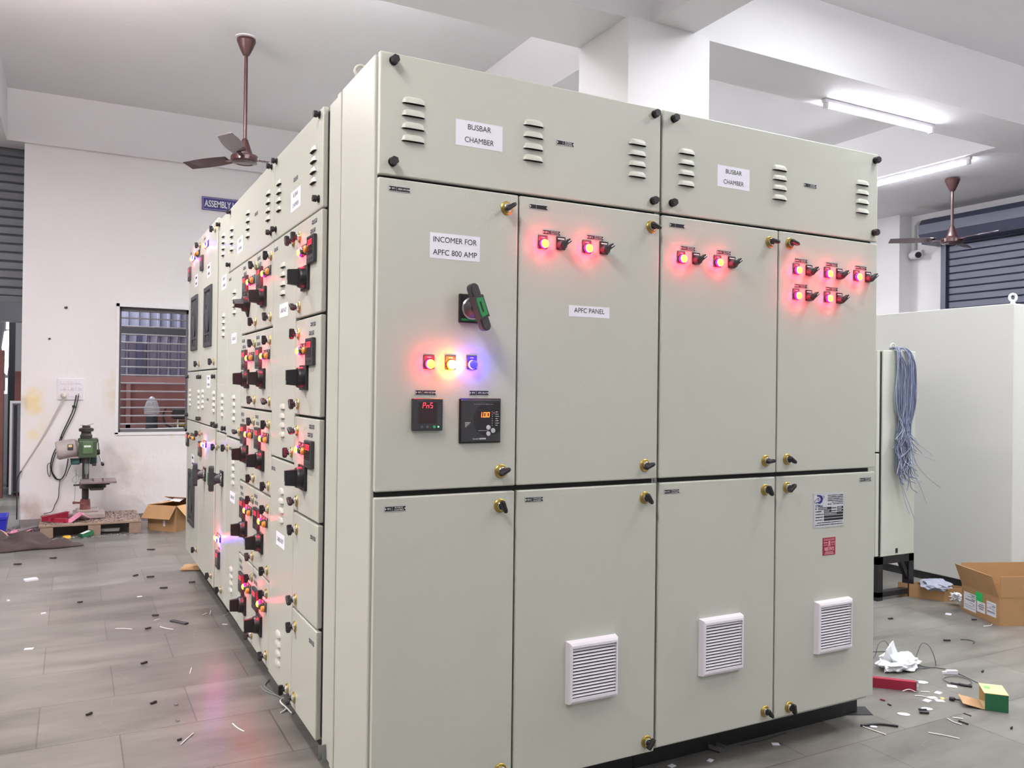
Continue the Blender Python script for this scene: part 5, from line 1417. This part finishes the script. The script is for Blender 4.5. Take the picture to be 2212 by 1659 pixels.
square(2.564, 0.081, 0.018, 0.2, 'white paper square nearest the front cabinets among the small squares')
square(2.613, 0.055, 0.018, -0.6, 'white paper square beside the yellow bits')
square(2.830, 0.145, 0.020, -0.85, 'white paper strip beside the thick dark cable end')
square(3.982, 0.950, 0.022, 0.5, 'white paper scrap on the floor left of the large open carton')
square(1.305, 0.052, 0.012, 0.4, 'white scrap on the floor before the second vent grille')
square(1.626, 0.049, 0.014, -0.5, 'white scrap on the floor below the third lower door lock')
square(1.151, 0.080, 0.013, 0.2, 'white scrap on the floor lowest in the picture, before the plinth')
square(-1.002, 4.250, 0.038, 0.3, 'crumpled white scrap on the left floor, largest there', th=0.006)
square(-0.900, 3.264, 0.012, 0.3, 'small white scrap on the left floor below the largest crumpled scrap', th=0.004)
square(-0.946, 2.571, 0.020, -0.2, 'white paper rectangle alone on the left floor near the left edge')
square(-0.375, 3.466, 0.014, 0.1, 'white paper chip in the middle of the left floor')
square(-1.101, 3.695, 0.008, 0.1, 'tiny white speck of paper at the left edge of the floor', th=0.003)
square(2.640, 0.061, 0.010, 0.9, 'yellow plastic bits among the paper squares', 'plastic_bit', mat('yellow_bits', (230, 200, 120), 0.6), 0.003)

def strip(name, mt, pts, r, label, cat, group=None):
    P_ = [(p[0], p[1], r + 0.0003 + (p[2] if len(p) > 2 else 0)) for p in pts]
    if len(P_) > 2: P_ = catmull(P_, 5)
    return tag(MB().tube(P_, r, 6).build(name, mt), label, cat, group)
GS = 'white cable tie offcuts on the floor'
for pts, lab in (
    (((-0.543, 2.766), (-0.50, 2.745), (-0.461, 2.713)), 'long straight white offcut in the middle of the left floor'),
    (((-0.321, 2.703), (-0.30, 2.66), (-0.262, 2.615)), 'bent white offcut with a black clip at its tip'),
    (((-0.393, 1.038), (-0.338, 1.125)), 'straight white offcut lying slanted, nearest the viewer on the left floor'),
    (((-0.188, 1.154), (-0.178, 1.10), (-0.161, 1.054)), 'curved white offcut in the red reflection on the floor'),
    (((-0.268, 1.829), (-0.251, 1.913)), 'short upright white offcut left of the orange reflection'),
    (((-0.080, 2.850), (-0.052, 2.878)), 'stubby white offcut near the feeder plinth, left of its pair'),
    (((-0.039, 2.843), (-0.023, 2.923)), 'thin white offcut near the feeder plinth, pointing at the row'),
    (((-0.006, 2.605), (0.020, 2.586)), 'tiny pale offcut near the plinth under the lowest handles'),
    (((0.030, 2.786), (0.058, 2.805)), 'white offcut touching the plinth of the far feeders'),
    (((-0.339, 2.849), (-0.310, 2.866)), 'short white offcut beside the dark clips in mid floor'),
    (((2.633, 0.163), (2.665, 0.141)), 'white offcut sticking out past the crimson channel end'),
    (((2.563, 0.203), (2.59, 0.19, 0.008), (2.610, 0.168)), 'knotted white offcut in front of the crimson channel'),
    (((2.565, 0.143), (2.59, 0.12), (2.595, 0.089)), 'long pale offcut running below the crimson channel'),
    (((2.485, -0.092), (2.512, -0.120)), 'white offcut left of the green carton on open floor'),
    (((2.253, -0.146), (2.285, -0.19), (2.311, -0.238)), 'longest white offcut on the right floor, nearest the viewer'),
    (((2.456, -0.088), (2.445, -0.12), (2.448, -0.157)), 'thin curved pale offcut below the black pin'),
    (((2.067, 0.011), (2.075, -0.04), (2.083, -0.085)), 'white offcut crossing the long black cable piece'),
    (((3.919, 0.689), (3.97, 0.68), (4.011, 0.695)), 'pale curved offcut at the foot of the large open carton')):
    strip('cable_tie_offcut', WIRE_W, pts, 0.0024, lab, 'offcut', GS)
for pts, r, lab in (
    (((2.433, 0.028), (2.461, 0.010)), 0.004, 'black sleeve touching the oval tag'),
    (((2.404, 0.002), (2.433, -0.020)), 0.006, 'thick black sleeve in front of the oval tag with the sleeve'),
    (((2.571, -0.083), (2.574, -0.115)), 0.002, 'thin black pin left of the green carton flap'),
    (((2.473, -0.126), (2.476, -0.166)), 0.003, 'black pin below the white offcut left of the green carton'),
    (((3.448, 0.614), (3.480, 0.596)), 0.005, 'straight black sleeve on the open floor before the large carton'),
    (((3.554, 0.586), (3.587, 0.560), (3.582, 0.525), (3.543, 0.506)), 0.002, 'hooked dark wire end on the open floor before the large carton'),
    (((2.064, 0.017), (2.145, -0.006), (2.195, -0.054)), 0.005, 'long black cable piece on the floor at the right end of the plinth'),
    (((2.368, 0.128), (2.368, 0.111)), 0.003, 'tiny black sliver behind the largest oval tag'),
    (((3.990, 0.807), (4.016, 0.792)), 0.004, 'short dark sleeve at the left of the large open carton'),
    (((1.499, 0.100), (1.615, 0.095), (1.740, 0.105)), 0.002, 'grey wire lying along the black plinth of the front cabinets')):
    strip('cable_scrap', WIRE_K, pts, r, lab, 'cable scrap', 'dark cable scraps on the floor')
strip('red_sliver', REDPAINT, ((2.385, 0.180), (2.392, 0.160)), 0.003, 'small red sliver on the floor in front of the crimson channel', 'scrap')
tag(MB().lathe([(0.0, 0), (0.008, 0.002), (0.009, 0.02), (0.004, 0.026), (0.003, 0.042), (0, 0.043)], o=(2.658, 0.043, 0.009), d=(0.56, -0.83, 0.0), seg=14).build('screw_plug', BLACKP), 'black bulbous plug right of the paper squares', 'plug')
def clip(x, y, s, a, lab):
    m = MB().obox((x, y, 0.005), ((math.cos(a), math.sin(a), 0), (-math.sin(a), math.cos(a), 0), (0, 0, 1)), (s * 0.9, s * 0.3, 0.0035)).obox((x + s * 0.5 * math.cos(a), y + s * 0.5 * math.sin(a), 0.008), ((math.cos(a), math.sin(a), 0), (-math.sin(a), math.cos(a), 0), (0, 0, 1)), (s * 0.35, s * 0.25, 0.002))
    tag(m.build('plastic_clip', mat('dusty_black', (52, 47, 44), 0.7)), lab, 'clip', 'dark clips on the floor')
for x, y, s, a, lab in (
    (-0.383, 2.690, 0.017, 0.3, 'dark clip left of the bent white offcut'), (-0.325, 2.950, 0.020, -0.4, 'dark clip above the short white offcut in mid floor'),
    (-0.446, 2.082, 0.017, 0.4, 'black clip alone below the long straight white offcut'), (-0.393, 1.080, 0.009, 0.1, 'small black clip beside the slanted white offcut nearest the viewer'),
    (-0.360, 4.099, 0.022, 0.8, 'round dark clip on the far left floor'), (-0.270, 4.012, 0.026, -0.4, 'flat dark clip right of the round dark clip'),
    (-0.219, 3.634, 0.026, -0.3, 'flat dark clip above the white paper chip'), (-0.032, 3.725, 0.022, -0.3, 'dark clip near the plinth below the cardboard piece'),
    (-0.187, 5.045, 0.034, -0.5, 'dark clip on the floor left of the far cabinet corner'), (-0.882, 4.996, 0.026, -0.4, 'dark clip below the brown cloth'),
    (-1.110, 4.856, 0.028, -0.4, 'dark clip at the left edge below the brown cloth'), (-0.710, 3.461, 0.016, -0.3, 'dark clip between the white scraps on the left floor'),
    (-0.449, 1.520, 0.015, 0.5, 'dark twig-like clip on the near left floor'), (-0.691, 1.503, 0.014, 0.5, 'dark clip farthest left on the near floor'),
    (3.149, 0.203, 0.010, 0.2, 'dark speck-like clip right of the wire loops'), (2.595, -0.271, 0.008, 0.2, 'dark clip in the lower right corner of the floor'),
    (3.558, 1.030, 0.016, -0.4, 'dark clip on the floor before the black-legged panel')):
    clip(x, y, s, a, lab)
tag(MB().obox((-0.218, 2.743, 0.005), ((0.55, -0.84, 0), (0.84, 0.55, 0), (0, 0, 1)), (0.062, 0.013, 0.004)).build('trunking_piece', DARKP), 'flat dark trunking piece on the mid left floor', 'trunking piece')
for x, y, lab in ((-0.366, 1.455, 'small steel nut on the near left floor, upper of two'), (-0.379, 1.274, 'small steel nut on the near left floor, lower of two')):
    tag(MB().cyl((x, y, 0.0), (x, y, 0.008), 0.008, seg=6, smooth=False).build('steel_nut', CHROME), lab, 'nut', 'steel nuts on the floor')
tag(MB().obox((0.030, 4.18, 0.012), ((0.93, -0.36, 0), (0.36, 0.93, 0.05), (0, 0, 1)), (0.075, 0.075, 0.003)).build('cardboard_piece', CARD), 'piece of cardboard on the floor at the plinth of the farthest cabinet', 'cardboard')
m = MB().tube(catmull([(0.055, 1.335, 0.004), (0.003, 1.445, 0.003), (-0.007, 1.523, 0.003)], 6), 0.0025, 6); m.tube(catmull([(0.055, 1.30, 0.004), (0.01, 1.50, 0.003), (0.045, 1.592, 0.003)], 6), 0.0025, 6)
tag(m.build('loose_wire', mat('silver_wire', (150, 152, 152), 0.4, 0.4)), 'thin silver wire arcing out from under the feeder plinth', 'wire')
tag(MB().tube(catmull([(0.055, 1.275, 0.03), (0.02, 1.25, 0.025), (0.035, 1.20, 0.012), (0.046, 1.150, 0.004)], 6), 0.0035, 6).tube(catmull([(0.04, 1.215, 0.006), (0.025, 1.19, 0.006), (0.005, 1.175, 0.005)], 4), 0.003, 6).build('twist_tie', WIRE_W), 'twisted white tie at the feeder plinth below two locks', 'twist tie')
br_ = MB().box(-0.032, 0.024, 0.448, 0.452, 0.108, 0.156, 0); br_.cyl((0.008, 0.4478, 0.134), (0.008, 0.4472, 0.134), 0.006, seg=14, mat=1)
br_.box(-0.020, -0.002, 0.444, 0.4478, 0.098, 0.130, 2)
put('fixing_bracket', br_.mesh('fixing_bracket', [STEEL, WHITEINK, mat('bracket_tag', (120, 134, 128), 0.6)]), cab1)
m = MB().obox((1.386, 0.11, 0.008), ((0.35, -0.93, 0.0), (0.93, 0.35, 0), (0, 0, 1)), (0.026, 0.018, 0.0015))
for s in (-1, 1): m.obox((1.386 + s * 0.93 * 0.018, 0.11 + s * 0.35 * 0.018, 0.014), ((0.35, -0.93, 0.0), (0.93, 0.35, 0), (0, 0, 1)), (0.026, 0.0015, 0.008))
tag(m.build('steel_bracket', STEEL), 'small steel bracket on the floor at the front plinth', 'bracket')
tag(MB().obox((2.17, 0.135, 0.004), ((0.9, -0.42, 0.0), (0.42, 0.9, 0.1), (0, 0, 1)), (0.06, 0.035, 0.002)).build('rubber_flap', BLACKP), 'black rubber flap on the floor at the right end of the front plinth', 'flap')
